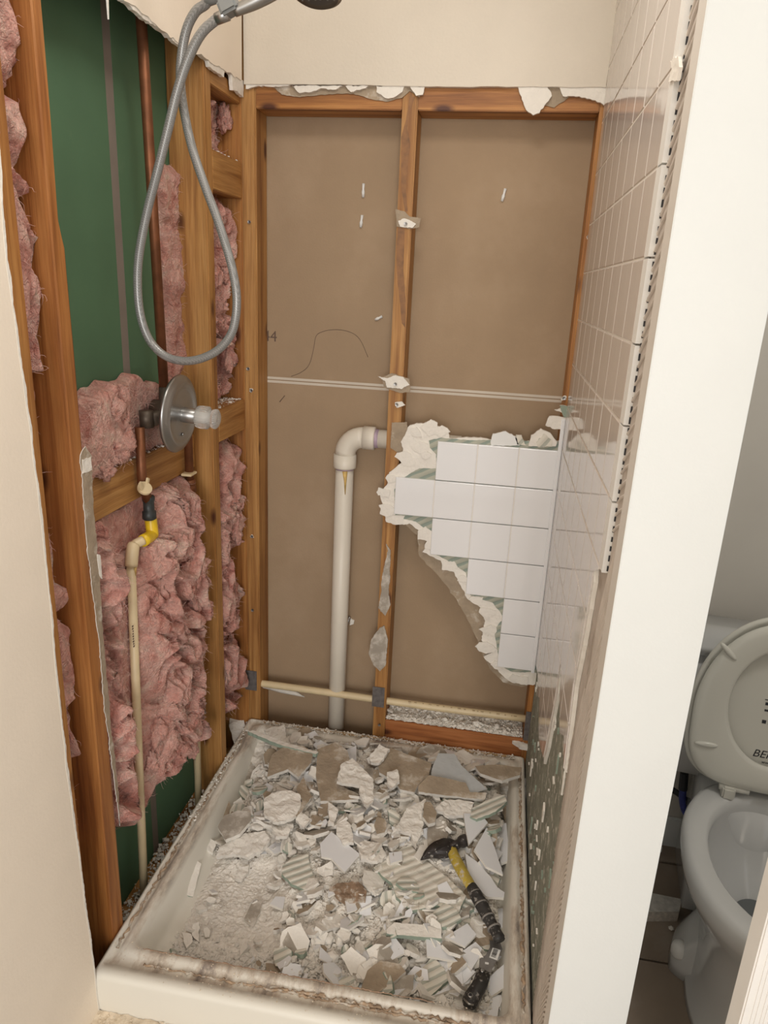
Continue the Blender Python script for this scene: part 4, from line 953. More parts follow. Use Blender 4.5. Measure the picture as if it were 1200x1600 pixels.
rings = [egg(0.120, 0.19, 0.27, 0.0), egg(0.118, 0.187, 0.268, 0.018), egg(0.108, 0.172, 0.262, 0.028), egg(0.104, 0.160, 0.262, 0.10), egg(0.108, 0.160, 0.262, 0.18), egg(0.128, 0.178, 0.265, 0.25), egg(0.155, 0.205, 0.268, 0.30),
         egg(0.178, 0.230, 0.27, 0.345, sqr=2.1), egg(0.187, 0.243, 0.272, 0.375, sqr=2.2), egg(0.187, 0.244, 0.272, 0.395, sqr=2.2), egg(0.182, 0.239, 0.268, 0.407, sqr=2.2), egg(0.172, 0.229, 0.26, 0.411, sqr=2.2)]
inner = [egg(0.142, 0.198, 0.215, 0.410, sqr=2.05), egg(0.136, 0.192, 0.208, 0.404), egg(0.133, 0.188, 0.204, 0.385), egg(0.136, 0.190, 0.206, 0.360), egg(0.120, 0.165, 0.19, 0.30), egg(0.085, 0.120, 0.145, 0.24), egg(0.062, 0.085, 0.09, 0.215), egg(0.05, 0.06, 0.06, 0.14)]
bw = tchild('bowl', loft(rings + inner, True, True), porcelain)
tchild('water', loft([egg(0.062, 0.087, 0.100, 0.222), egg(0.061, 0.086, 0.099, 0.2225)]), water_m)
# rear deck joining bowl to tank
def rbox(x0, x1, y0, y1, z0, z1, bev):
    return box(x0, x1, y0, y1, z0, z1, bev)
dk = rbox(-0.115, 0.115, 0.18, 0.44, 0.02, 0.405, 0.03); dk.polygons.foreach_set('use_smooth', [True] * len(dk.polygons))
tchild('rear_deck', dk, porcelain)
tchild('foot', loft([egg(0.150, 0.05, 0.19, 0.0, 0.07), egg(0.147, 0.048, 0.187, 0.030, 0.07), egg(0.125, 0.04, 0.17, 0.075, 0.07), egg(0.10, 0.03, 0.15, 0.11, 0.07)]), porcelain)
for sx in (-1, 1):
    bm = bmesh.new(); lathe_bm(bm, [(0.022, 0), (0.022, 0.004), (0.019, 0.016), (0.014, 0.026), (0.004, 0.030)], (sx * 0.128, 0.075, 0.045), (sx * 0.35, 0, 1), 20); tchild('bolt_cap', bme(bm, True), caulk)
tk = rbox(-0.235, 0.235, 0.305, 0.470, 0.36, 0.70, 0.022); tk.polygons.foreach_set('use_smooth', [True] * len(tk.polygons)); tchild('tank', tk, porcelain)
tk = rbox(-0.245, 0.245, 0.297, 0.474, 0.70, 0.745, 0.014); tk.polygons.foreach_set('use_smooth', [True] * len(tk.polygons)); tchild('tank_lid', tk, porcelain)
# raised lid and seat ring: local plane, hinge line at bottom
HY, HZ, LEAN = 0.205, 0.425, math.radians(7)
def seatM(off):                                       # local (x, up, out)
    return Matrix.Translation((0, HY, HZ)) @ Matrix.Rotation(-LEAN, 4, 'X') @ Matrix(((1, 0, 0, 0), (0, 0, -1, off), (0, 1, 0, 0), (0, 0, 0, 1)))
def seat_outline(hw, top, bot, z, n=64, sqr=2.0):
    out = []
    for k in range(n):
        a = 2 * math.pi * k / n; c, s_ = math.cos(a), math.sin(a); q = 2.0 if s_ > 0 else 4.6
        x = hw * math.copysign(abs(c) ** (2 / q), c)
        y = 0.185 + (top - 0.185) * abs(s_) if s_ > 0 else 0.185 - (0.185 - bot) * abs(s_) ** (2 / q)
        if s_ < 0: x *= 1 - 0.13 * abs(s_) ** 1.5
        out.append((x, y, z))
    return out
LT = 0.425
me = loft([seat_outline(0.176, LT - .006, 0.004, -0.006), seat_outline(0.184, LT + .001, 0.0, -0.002), seat_outline(0.186, LT + .003, -0.002, 0.004), seat_outline(0.184, LT + .001, 0.0, 0.010), seat_outline(0.178, LT - .005, 0.005, 0.012), seat_outline(0.172, LT - .011, 0.010, 0.008), seat_outline(0.16, LT - .03, 0.02, 0.006)])
me.transform(seatM(0.022)); lid = tchild('lid', me, seat_m)
ro = [seat_outline(0.170, LT - .014, 0.016, 0.000), seat_outline(0.178, LT - .008, 0.010, 0.004), seat_outline(0.179, LT - .007, 0.009, 0.010), seat_outline(0.174, LT - .012, 0.014, 0.016), seat_outline(0.160, LT - .026, 0.028, 0.0175)]
def hole(hw, ry, z): return [(hw * math.cos(2 * math.pi * k / 64), 0.215 + ry * math.sin(2 * math.pi * k / 64) , z) for k in range(64)]
ro += [hole(0.115, 0.150, 0.0165), hole(0.108, 0.143, 0.013), hole(0.105, 0.140, 0.007), hole(0.107, 0.142, 0.0)]
ro.append(ro[0])
me = loft(ro, False, False); me.transform(seatM(0.0)); seat = tchild('seat', me, seat_m)
for (bx, by, rot) in ((-0.128, 0.335, -0.75), (-0.140, 0.105, 0.05), (0.128, 0.335, 0.75), (0.140, 0.105, -0.05)):
    bm = bmesh.new(); bmesh.ops.create_uvsphere(bm, u_segments=16, v_segments=8, radius=1)
    bm.transform(seatM(0.0) @ Matrix.Translation((bx, by, 0.0175)) @ Matrix.Rotation(rot, 4, 'Z') @ Matrix.Diagonal((0.026, 0.007, 0.006, 1))); tchild('bumper', bme(bm, True), seat_m, None, seat)
for sx in (-1, 1):
    me = box(sx * 0.075 - 0.014, sx * 0.075 + 0.014, HY - 0.024, HY + 0.012, 0.408, 0.438, 0.004); tchild('hinge', me, seat_m)
    bm = bmesh.new(); tube_bm(bm, [(sx * 0.075 - 0.032 * 1 + 0.012, HY - 0.004, 0.432), (sx * 0.075 + 0.044, HY - 0.004, 0.432)], 0.010, 14); tchild('hinge_pin', bme(bm, True), seat_m)
def ttext(body, size, x, y, name, lab=None):
    cu = bpy.data.curves.new(name, 'FONT'); cu.body = body; cu.size = size; cu.extrude = 0.0002; cu.align_x = 'CENTER'; cu.align_y = 'CENTER'
    if name == 'lettering': cu.shear = 0.25
    tmp = bpy.data.objects.new('t', cu); C.objects.link(tmp); dg = bpy.context.evaluated_depsgraph_get()
    me = bpy.data.meshes.new_from_object(tmp.evaluated_get(dg)); bpy.data.objects.remove(tmp); me.materials.clear()
    me.transform(seatM(0.022) @ Matrix.Translation((x, y, 0.0066))); tchild(name, me, ink, lab, lid)
ttext('BEMIS', 0.026, 0.0, 0.092, 'lettering', 'black printed maker lettering')
ttext('www', 0.010, 0.0, 0.074, 'small_print')
bm = bmesh.new()
for (bx, by, wx, wy) in ((0.0, 0.232, 0.066, 0.003), (-0.026, 0.220, 0.012, 0.010), (-0.024, 0.200, 0.014, 0.007), (-0.027, 0.165, 0.010, 0.012), (-0.013, 0.222, 0.008, 0.010), (0.0, 0.222, 0.008, 0.010), (0.013, 0.222, 0.008, 0.010), (0.0, 0.206, 0.012, 0.006), (-0.006, 0.192, 0.004, 0.010), (0.006, 0.192, 0.004, 0.010), (0.0, 0.160, 0.030, 0.003), (-0.012, 0.168, 0.004, 0.012), (0.006, 0.166, 0.010, 0.008)):
    bmesh.ops.create_cube(bm, size=1, matrix=seatM(0.022) @ Matrix.Translation((bx * .8, .2 + (by - .2) * .8, 0.0066)) @ Matrix.Diagonal((wx * .85, wy * .7, 0.0004, 1)))
tchild('printed_symbols', bme(bm), ink, None, lid)

sh = thing('supply_hose', (0.575, 1.74, 0.17), 'dark water supply hose with blue braid behind the toilet', 'hose')
pts = [(0.50, 1.80, 0.225), (0.55, 1.77, 0.222), (0.588, 1.73, 0.218), (0.625, 1.71, 0.17), (0.66, 1.71, 0.15)]
add('hose', tube(spline(pts, 8), 0.008, 12), black_m, sh)
add('nut', tube([(0.572, 1.735, 0.300), (0.576, 1.733, 0.25)], [0.011, 0.012], 8, False), black_m, sh)
add('braid', tube(spline([(0.576, 1.733, 0.25), (0.580, 1.729, 0.215), (0.592, 1.722, 0.185), (0.62, 1.718, 0.165)], 6), 0.0095, 12), blue_m, sh)
# things on the toilet room floor
def flr(px, py, z=-0.01): return on(2, z, px, py)
P0 = [flr(*p) for p in ((985, 1404), (1062, 1420), (1058, 1440), (985, 1440))]
tb = add('metal_bar', prism([(p.x, p.y) for p in P0], (0, 0, 0), E3[0], E3[1], E3[2], -0.0095, 0.022), [simple('worn_metal_face', (0.66, 0.63, 0.58), 0.35, metal=0.1, var=0.2, nscale=60), simple('worn_metal_edge', (0.62, 0.56, 0.48), 0.4, var=0.25, nscale=90), steel])
tag(tb, 'pale metal bar lying on the floor tiles beside the toilet foot', 'metal bar')
q = flr(1030, 1332); o = add('plastic_clip', box(q.x - 0.006, q.x + 0.006, q.y - 0.004, q.y + 0.02, -0.0095, 0.012, 0.003), caulk); tag(o, 'small white plastic clip on the floor by the toilet room baseboard', 'clip')
q = flr(1048, 1453); o = add('plaster_chip', tuft((q.x, q.y, -0.004), 0.009, 3, (1, .8, .5)), gypsum); tag(o, 'lone white plaster chip on the toilet room floor tile', 'plaster chip')

# ================================================================== RUBBLE
def sm(a, b, x): t = max(0, min(1, (x - a) / (b - a))); return t * t * (3 - 2 * t)
def hgt(x, y):
    base = 0.046
    ex = sm(-0.66, -0.56, x) * (1 - sm(0.085, 0.125, x)); ey = sm(1.10, 1.16, y) * (1 - sm(1.87, 1.93, y))
    # sparse corner at the front left
    lf = 1 - (1 - sm(-0.46, -0.34, x + 0.25 * (y - 1.3))) * (1 - sm(1.36, 1.52, y))
    top = 0.010 + 0.062 * sm(1.12, 1.75, y) * lf + 0.018 * lf
    n = 0.010 * noise.noise(Vector((x * 9, y * 9, 2))) + 0.006 * noise.noise(Vector((x * 23, y * 23, 7)))
    return base + ex * ey * (top + n * (0.25 + 0.75 * lf))
def hfine(x, y):
    ex = sm(-0.655, -0.60, x) * (1 - sm(0.095, 0.118, x)) * sm(1.108, 1.13, y) * (1 - sm(1.88, 1.92, y))
    wx = x + 0.008 * noise.noise(Vector((x * 45, y * 45, 3))); wy = y + 0.008 * noise.noise(Vector((x * 45, y * 45, 8)))
    lf = 1 - (1 - sm(-0.46, -0.30, x + 0.25 * (y - 1.3))) * (1 - sm(1.38, 1.50, y))
    cel = noise.cell(Vector((wx * 48 + wy * 9, wy * 55 - wx * 14, 0))) + 0.6 * noise.cell(Vector((wx * 95 - wy * 30, wy * 90 + wx * 25, 4)))
    return hgt(x, y) + ex * lf * 0.0055 * (cel - .5) + ex * (0.0030 * ridge(Vector((x * 38, y * 38, 1)), 3) + 0.002 * noise.noise(Vector((x * 160, y * 160, 1)))) - (1 - ex) * 0.003
me = lumpy(-0.655, 0.118, 1.108, 1.880, 360, 360, hfine); me.polygons.foreach_set('use_smooth', [False] * len(me.polygons))
tag(add('plaster_dust', me, dust), 'cream plaster dust heaped in the shower pan under the broken pieces', 'dust', kind='stuff')

def top_z(px, py, extra=0.0):
    z = 0.09
    for _ in range(4):
        q = on(2, z, px, py); z = hgt(q.x, q.y) + extra
    return z
KIND = {
 'gyp': ([gypsum, gypsum2, scrap_paper], 0.010, 0.0035), 'brown': ([scrap_paper, gypsum2, gypsum], 0.011, 0.0008), 'grey': ([grey_paper, gypsum2, gypsum], 0.011, 0.0010),
 'tile': ([shard_m, tile_back, tile_back], 0.007, 0.0), 'ridge': ([ts_scrap, green_paper, gypsum], 0.010, 0.0012), 'green': ([gypsum, green_paper, green_paper], 0.012, 0.001),
 'cream': ([ts_cream, green_paper, gypsum], 0.010, 0.0022),
 'sheet': ([plastic_pan, plastic_pan, plastic_pan], 0.003, 0.0006), 'wood': ([stain_w := simple('dusty_brown_chunk', (0.30, 0.20, 0.13), 0.85, var=0.35, nscale=40, bump=0.7, dirt=(0.62, 0.57, 0.50), dscale=45, dthr=(0.5, 0.62)), stain_w, stain_w], 0.016, 0.003)}
def relief(me, amp, seed, cuts=3):
    """roughen a prism's faces: triangulate, subdivide, push along z by noise"""
    bm = bmesh.new(); bm.from_mesh(me)
    top = [f for f in bm.faces if len(f.verts) > 4]
    bmesh.ops.triangulate(bm, faces=top)
    for _ in range(cuts):
        long = [e for e in bm.edges if e.calc_length() > 0.009]
        if not long: break
        bmesh.ops.subdivide_edges(bm, edges=long, cuts=1); bmesh.ops.triangulate(bm, faces=[f for f in bm.faces if len(f.verts) > 3])
    for v in bm.verts:
        p = v.co; n = fbm(Vector((p.x * 28, p.y * 28, seed)), 3) + 0.6 * ridge(Vector((p.x * 40 + seed, p.y * 40, 0)), 2) - .5
        v.co.z += n * amp; v.co.x += noise.noise(Vector((p.x * 150, p.y * 150, seed))) * amp * .5
    m2 = bpy.data.meshes.new('m'); bm.to_mesh(m2); bm.free(); return m2
def piece(name, label, pts, kind, extra=0.012, tilt=(0, 0), seed=0, cat=None, thick=None, z=None, step=0.007, amp=None):
    mats, th, rel = KIND[kind]; th = thick or th
    cx = sum(p[0] for p in pts) / len(pts); cy = sum(p[1] for p in pts) / len(pts)
    zt_ = z if z is not None else top_z(cx, cy, extra)
    poly = [(on(2, zt_, *p).x, on(2, zt_, *p).y) for p in pts]
    am = amp if amp is not None else {'gyp': 0.0035, 'tile': 0.0004, 'ridge': 0.002, 'sheet': 0.0006}.get(kind, 0.0018)
    poly = jag(poly, step, am, seed + 1)
    me = prism(poly, (0, 0, 0), E3[0], E3[1], E3[2], zt_ - th, zt_)
    if rel: me = relief(me, rel, seed * 1.7 + 3)
    c = cbase(me); c2 = Vector((c.x, c.y, zt_ - th / 2))
    me.transform(Matrix.Translation(c2) @ Matrix.Rotation(tilt[0], 4, 'X') @ Matrix.Rotation(tilt[1], 4, 'Y') @ Matrix.Translation(-c2))
    o = add(name, me, mats)
    tag(o, label, cat or ('tile fragment' if kind == 'tile' else 'board fragment' if kind in ('brown', 'grey', 'ridge', 'green') else 'plaster fragment'))
    return o
def z1(*pts): return [(300 + x / 4, 1100 + y / 4) for x, y in pts]
def z2(*pts): return [(560 + x / 4, 1100 + y / 4) for x, y in pts]
def z4(*pts): return [(480 + x / 3.158, 1320 + y / 3.158) for x, y in pts]
def z3(*pts): return [(130 + x / 3.243, 1320 + y / 3.243) for x, y in pts]
G, BR, TS = 'plaster_fragment', 'board_fragment', 'tile_fragment'
H = [
 # name, label, outline, kind, height above the dust, tilt
 (BR, 'long stained grey-brown board slab in the back left corner of the pan', z1((262, 300), (300, 268), (350, 330), (425, 450), (400, 520), (340, 600), (250, 590), (240, 480)), 'grey', .030, (.25, .10)),
 (G, 'large crumpled white plaster lump at the back left of the rubble', z1((290, 230), (330, 195), (390, 190), (460, 225), (505, 345), (480, 385), (430, 405), (375, 350), (330, 280)), 'gyp', .050, (.2, 0)),
 (BR, 'broad grey-brown board slab leaning behind the white central lumps', z1((500, 320), (600, 268), (700, 285), (758, 320), (745, 365), (665, 435), (600, 395), (470, 430), (480, 370)), 'brown', .040, (.22, 0)),
 (BR, 'large square brown board slab with broken corner at the back middle', z1((785, 300), (900, 265), (970, 310), (985, 365), (915, 430), (905, 485), (1045, 545), (1040, 570), (805, 575), (775, 440)), 'brown', .040, (.15, 0)),
 (G, 'ragged white plaster piece lying across the square brown slab', z1((925, 400), (1000, 358), (1060, 400), (1135, 470), (1135, 590), (1095, 620), (1050, 560), (1045, 505), (905, 490)), 'gyp', .058, (.1, .1)),
 (G, 'large white torn plaster lump left of centre in the rubble', z1((448, 600), (500, 560), (620, 550), (680, 580), (678, 640), (640, 700), (520, 725), (455, 690)), 'gyp', .046, (.1, 0)),
 (G, 'white plaster tongue just below the large torn lump', z1((500, 730), (640, 690), (635, 760), (590, 815), (520, 830), (495, 780)), 'gyp', .040, (0, .1)),
 (BR, 'narrow triangular brown board sliver beside the large torn lump', z1((650, 540), (695, 455), (720, 530), (748, 570), (690, 660), (650, 705), (640, 680), (688, 600)), 'brown', .043, (0, .15)),
 (G, 'long white slab with a small brown triangle of paper on it', z1((150, 930), (170, 880), (300, 815), (462, 808), (495, 860), (440, 912), (350, 948), (270, 922)), 'gyp', .034, (.15, -.1)),
 (BR, 'small dark grey slab above the long white slab at left', z1((160, 755), (200, 700), (290, 680), (365, 690), (372, 740), (300, 805), (210, 830)), 'grey', .034, (.2, -.1)),
 (BR, 'olive-brown curved board flake against the left pan edge', z1((140, 620), (185, 580), (225, 600), (250, 655), (238, 700), (165, 752)), 'brown', .036, (.2, .25)),
 (TS, 'pale square tile fragment with a broken corner near the middle of the rubble', z1((800, 880), (870, 812), (1052, 935), (955, 1035), (870, 960), (808, 950)), 'tile', .030, (.12, .05)),
 (BR, 'cream and green ridged board scrap left of the pale square tile', z1((565, 1015), (640, 950), (728, 948), (742, 1030), (778, 1095), (740, 1160), (620, 1115), (560, 1060)), 'ridge', .020, (.1, .05)),
 (G, 'upright oval white plaster lump above the pale square tile', z1((903, 740), (950, 698), (995, 760), (1012, 860), (950, 868), (905, 805)), 'gyp', .030, (.1, 0)),
 (G, 'small white wedge of plaster left of the upright oval lump', z1((850, 615), (912, 660), (890, 740), (850, 738)), 'gyp', .036, (.1, .1)),
 (G, 'broad rounded white plaster cake right of the pale square tile', z1((1030, 880), (1080, 850), (1180, 870), (1215, 940), (1160, 980), (1060, 970)), 'gyp', .026, (0, .05)),
 (G, 'blocky white plaster piece right of the large torn lump', z1((648, 720), (680, 675), (748, 715), (702, 758)), 'gyp', .040, (.2, 0)),
 (G, 'curved white plaster strip below the long white slab', z1((272, 1082), (318, 955), (350, 950), (352, 1040), (312, 1088)), 'gyp', .016, (.1, .1)),
 (G, 'white plaster flake by the left pan wall', z1((50, 850), (100, 828), (150, 860), (132, 912), (90, 892)), 'gyp', .030, (.1, .3)),
 (BR, 'pale curved board piece standing against the left pan wall', z3((518, 112), (558, 84), (597, 100), (575, 170), (553, 236), (522, 234)), 'green', .026, (.2, .35)),
 (G, 'ragged white plaster clump wedged upright in the back left corner', z1((235, 75), (280, 30), (325, 75), (335, 160), (290, 225), (262, 205), (232, 130)), 'gyp', .075, (.5, 0)),
 (G, 'long white plaster strip lying on the back pan rim at left', z1((338, 112), (352, 85), (430, 130), (470, 152), (455, 162), (340, 132)), 'gyp', .082, (0, 0)),
 (BR, 'thin white board splinter with green edge along the back pan rim', z1((348, 178), (380, 172), (480, 205), (610, 245), (790, 290), (775, 302), (560, 258), (440, 215)), 'green', .055, (0, .05)),
 (G, 'white plaster triangle against the back pan rim', z1((450, 158), (582, 138), (592, 235), (520, 218), (470, 190)), 'gyp', .062, (.2, 0)),
 ('plastic_sheet', 'small grey bluish triangle beside the white plaster triangle', z1((583, 138), (612, 150), (655, 235), (592, 226)), 'sheet', .060, (.4, 0)),
 (BR, 'largest brown board slab at the back right of the rubble', z2((120, 372), (205, 290), (300, 328), (458, 378), (440, 440), (372, 498), (350, 530), (262, 512), (235, 470), (130, 420)), 'brown', .042, (.15, 0)),
 (G, 'white plaster block on the back left corner of the largest brown slab', z2((72, 315), (130, 260), (197, 290), (130, 358), (82, 350)), 'gyp', .056, (.2, 0)),
 (G, 'white plaster flake on the front of the largest brown slab', z2((178, 430), (240, 413), (258, 480), (202, 522), (180, 490)), 'gyp', .054, (.1, 0)),
 ('plastic_sheet', 'pale bluish smooth sheet behind the slab with a green edge', z2((498, 320), (600, 328), (645, 392), (805, 520), (720, 545), (600, 490), (450, 462), (465, 390)), 'sheet', .042, (.12, 0)),
 (BR, 'straight cut slab with a clean green edge at the right of the heap', z2((375, 505), (440, 455), (560, 475), (670, 500), (700, 545), (805, 552), (790, 585), (700, 575), (378, 532)), 'brown', .046, (.28, 0)),
 (G, 'white splintered plaster slab below the green-edged slab', z2((478, 652), (540, 600), (640, 605), (722, 622), (700, 680), (560, 690)), 'gyp', .042, (.1, 0)),
 (BR, 'ridged green board slab overlapping the white splintered slab', z2((700, 690), (712, 640), (800, 605), (912, 583), (930, 620), (860, 672), (740, 706)), 'ridge', .050, (.1, -.1)),
 (BR, 'long brown board strip along the back right pan rim', z2((728, 388), (860, 382), (1022, 402), (1010, 442), (900, 472), (762, 430)), 'brown', .060, (.1, 0)),
 (BR, 'curved brown board piece leaning on the right pan wall', z2((900, 662), (940, 590), (990, 650), (985, 780), (960, 806), (930, 742)), 'brown', .044, (.1, -.3)),
 (G, 'torn white plaster ribbon at the back right corner', z2((800, 452), (920, 480), (1060, 472), (1052, 505), (940, 530), (860, 500)), 'gyp', .064, (.1, 0)),
 (G, 'white plaster slab in front of the torn ribbon at the back right corner', z2((820, 495), (940, 520), (1052, 532), (1050, 588), (960, 592), (845, 535)), 'gyp', .052, (.1, -.1)),
 (TS, 'white tile fragment pointing down just right of the hammer head', z2((655, 695), (770, 698), (808, 740), (690, 868), (668, 780)), 'tile', .036, (.1, .1)),
 (TS, 'white rectangular tile fragment against the right pan wall', z2((808, 762), (925, 755), (946, 980), (895, 992)), 'tile', .030, (.05, -.15)),
 (TS, 'white triangular tile fragment left of the rectangular one', z2((722, 915), (800, 778), (850, 890), (905, 1050), (800, 1010)), 'tile', .036, (.05, .1)),
 (TS, 'large wavy white tile piece right of the hammer handle', z2((665, 942), (740, 990), (828, 1080), (870, 1140), (915, 1168), (910, 1200), (800, 1195), (690, 1090)), 'tile', .026, (.05, .05)),
 (G, 'tall ragged white plaster piece left of the hammer head', z2((205, 805), (300, 660), (420, 600), (400, 700), (412, 740), (360, 870), (330, 800), (270, 785)), 'gyp', .036, (.1, .1)),
 (BR, 'small rounded brown board flake above the hammer claw', z2((412, 622), (450, 618), (490, 680), (480, 732), (440, 742), (402, 700)), 'brown', .044, (.1, 0)),
 (BR, 'grey-brown board shield directly behind the hammer claw', z2((440, 752), (520, 708), (565, 740), (560, 820), (545, 852), (440, 922), (430, 790)), 'grey', .020, (.1, .02)),
 (BR, 'large cream ridged board slab in the middle front of the heap', z4((325, 112), (400, 60), (508, 2), (560, 62), (690, 160), (785, 245), (745, 332), (640, 290), (520, 315), (440, 250), (420, 190)), 'cream', .018, (.06, 0)),
 (BR, 'cream strip of board with a sage green long edge', z4((390, 415), (430, 383), (590, 400), (662, 420), (665, 460), (560, 450), (392, 432)), 'green', .030, (.12, 0)),
 (BR, 'striped green and cream thinset scrap below the hammer handle', z4((596, 400), (600, 345), (680, 290), (735, 320), (762, 365), (700, 402)), 'ridge', .024, (.08, 0)),
 (BR, 'striped thinset scrap pointing left at the front right', z4((530, 655), (620, 552), (665, 600), (706, 660), (612, 738), (560, 705)), 'ridge', .022, (.08, 0)),
 (BR, 'striped thinset scrap beside the front curb', z4((130, 690), (180, 650), (272, 645), (242, 722), (180, 715)), 'ridge', .018, (.08, 0)),
 (BR, 'large smooth brown board flake beside the front curb', z4((248, 738), (298, 622), (360, 578), (452, 594), (487, 630), (400, 692), (330, 735)), 'brown', .026, (.12, 0)),
 (BR, 'dusty grey-brown flake right of the large smooth brown one', z4((370, 722), (450, 650), (530, 645), (522, 710), (472, 748)), 'grey', .020, (.12, 0)),
 (TS, 'square white tile chip below the cream strip of board', z4((370, 502), (430, 455), (490, 525), (420, 562)), 'tile', .022, (.1, .05)),
 (TS, 'long triangular white tile fragment in the front right rubble', z4((585, 465), (660, 495), (742, 570), (590, 548)), 'tile', .022, (.05, .05)),
 (TS, 'white tile fragment left of the hammer grip end', z4((680, 455), (790, 388), (835, 440), (780, 498)), 'tile', .024, (.05, .05)),
 (TS, 'white tile corner right of the hammer grip', z4((905, 312), (1008, 318), (1002, 400), (970, 425)), 'tile', .022, (.05, -.1)),
 (TS, 'white tile fragment right of the putty knife handle', z4((870, 672), (980, 588), (982, 700), (910, 742)), 'tile', .022, (.05, -.1)),
 (TS, 'small white tile splinter beside the right front pan corner', z4((915, 742), (982, 742), (960, 832)), 'tile', .018, (.05, 0)),
 (TS, 'broad white tile slab left of the putty knife', z4((640, 580), (760, 570), (832, 600), (800, 680), (620, 745), (700, 690), (705, 650)), 'tile', .016, (.05, .05)),
 (TS, 'flat white tile fragment at the front curb below the putty knife', z4((768, 842), (915, 812), (932, 862), (860, 870)), 'tile', .016, (.05, 0)),
 (TS, 'white tile slab between hammer grip and putty knife blade', z4((745, 540), (830, 480), (862, 510), (845, 560), (810, 612)), 'tile', .020, (.05, .05)),
 (TS, 'small square white tile chip left of the hammer claw', z2((190, 930), (272, 922), (275, 970), (200, 992)), 'tile', .028, (.1, 0)),
 ('rubble_chunk', 'dusty brown oval chunk in the middle front of the rubble', z4((108, 215), (150, 190), (250, 182), (295, 225), (288, 268), (210, 272)), 'wood', .026, (.1, 0)),
 (BR, 'greyish board chip in the sparse front left rubble', z3((815, 370), (860, 290), (905, 290), (895, 345), (860, 410)), 'grey', .014, (.1, 0)),
 (G, 'small white plaster wedge in the sparse front left rubble', z3((500, 445), (545, 455), (558, 490), (520, 518)), 'gyp', .014, (.1, 0)),
 (G, 'narrow white plaster wedge standing beside the first wedge at front left', z3((556, 400), (588, 395), (585, 480), (552, 450)), 'gyp', .018, (.3, 0)),
 (BR, 'olive green board corner beside the front curb', z3((925, 600), (985, 610), (1020, 680), (935, 665)), 'brown', .012, (.1, 0)),
 (G, 'pale plaster plate in the middle left rubble', z3((930, 200), (1000, 165), (1022, 190), (975, 218)), 'gyp', .016, (0, 0)),
 (TS, 'white tile chip in the middle left rubble', z3((945, 300), (975, 262), (1022, 262), (1012, 325)), 'tile', .016, (0, .05)),
]
for k, (nm, lb, pts, kd, ex, ti) in enumerate(H):
    th = {'wood': .02}.get(kd)
    if nm == TS and 'wavy' in lb: th = .008
    piece(nm, lb, pts, kd, ex, ti, seed=k * 3 + 5, cat='plastic sheet' if nm == 'plastic_sheet' else 'chunk' if nm == 'rubble_chunk' else None, thick=th)

# countable small fragments, alike within each group
rs = random.Random(99)
def frag_mesh(r, kind, seed):
    mats, th, rel = KIND[kind]; n = rs.choice((3, 4, 4, 5, 6)) if kind == 'tile' else rs.choice((5, 6, 7, 8)); a0 = rs.uniform(0, 6)
    ang = sorted(a0 + 2 * math.pi * (j + rs.uniform(-.28, .28)) / n for j in range(n)); el = rs.uniform(.5, .95)
    poly = [(r * rs.uniform(.75, 1.15) * math.cos(a), r * el * rs.uniform(.75, 1.15) * math.sin(a)) for a in ang]
    if kind != 'tile': poly = jag(poly, r * .35, r * .09, seed)
    t = th * rs.uniform(.5, 1.0)
    me = prism(poly, (0, 0, 0), E3[0], E3[1], E3[2], 0, t)
    if kind == 'gyp':
        for v in me.vertices: v.co.z += fbm(Vector((v.co.x * 40, v.co.y * 40, seed)), 2) * .003
    for m in mats: me.materials.append(m)
    return me
SM = {'gyp': ('plaster_fragment', 'small white plaster fragment', 'plaster fragment', 'small plaster fragments', 298),
      'tile': ('tile_fragment', 'small white glazed tile shard', 'tile fragment', 'small tile shards', 190),
      'brown': ('board_fragment', 'small brown papered board fragment', 'board fragment', 'small brown board fragments', 60),
      'grey': ('board_fragment', 'small dusty grey board fragment', 'board fragment', 'small grey board fragments', 60),
      'ridge': ('board_fragment', 'small striped thinset scrap', 'board fragment', 'small striped thinset scraps', 60)}
def region(x, y):
    if y > 1.62: return 'at the back left of the pan' if x < -.35 else 'at the back right of the pan' if x > -.08 else 'at the back middle of the pan'
    if y > 1.36: return 'at the left of the rubble' if x < -.35 else 'around the hammer' if x > -.12 else 'in the middle of the rubble'
    return 'in the sparse front left corner' if x < -.38 else 'around the putty knife' if x > -.12 else 'in the front middle of the pan'
TL = [on(2, .14, *p) for p in ((657, 1344), (692, 1322), (728, 1316), (712, 1340), (740, 1392), (782, 1470), (765, 1500), (738, 1565))]
def under_tool(x, y):                             # pieces beneath the hammer and the knife lie flat
    p = Vector((x, y))
    for a, b in zip(TL, TL[1:]):
        a = a.to_2d(); d = b.to_2d() - a; t = max(0, min(1, (p - a).dot(d) / d.length_squared))
        if (a + d * t - p).length < .042: return True
    return False
for kd, (nm, lb, ct, gp, cnt) in SM.items():
    protos = [frag_mesh(rs.uniform(.009, .016) if j < 7 else rs.uniform(.020, .038), kd, 500 + j) for j in range(16)]
    k = 0
    while k < cnt:
        x = rs.uniform(-.625, .105); y = rs.uniform(1.125, 1.885)
        if kd in ('tile', 'ridge') and (x < -.25 or y > 1.62) and rs.random() < .5: continue
        if kd in ('brown', 'grey') and y < 1.5 and rs.random() < .5: continue
        if x < -.40 + .3 * (y - 1.3) and y < 1.42 and rs.random() < .80: continue
        j = rs.randrange(16)
        if x < -.36 and y < 1.45: j = rs.randrange(7)
        o = bpy.data.objects.new(nm, protos[j]); C.objects.link(o)
        ht = under_tool(x, y); o.location = (x, y, hgt(x, y) + (rs.uniform(-.004, .002) if ht else rs.uniform(.001, .018))); a = .12 if ht else .55
        o.rotation_euler = (rs.uniform(-a, a), rs.uniform(-a, a), rs.uniform(0, 6.28))
        rg = region(x, y); tag(o, lb + ' ' + rg, ct, gp + ' ' + rg); k += 1
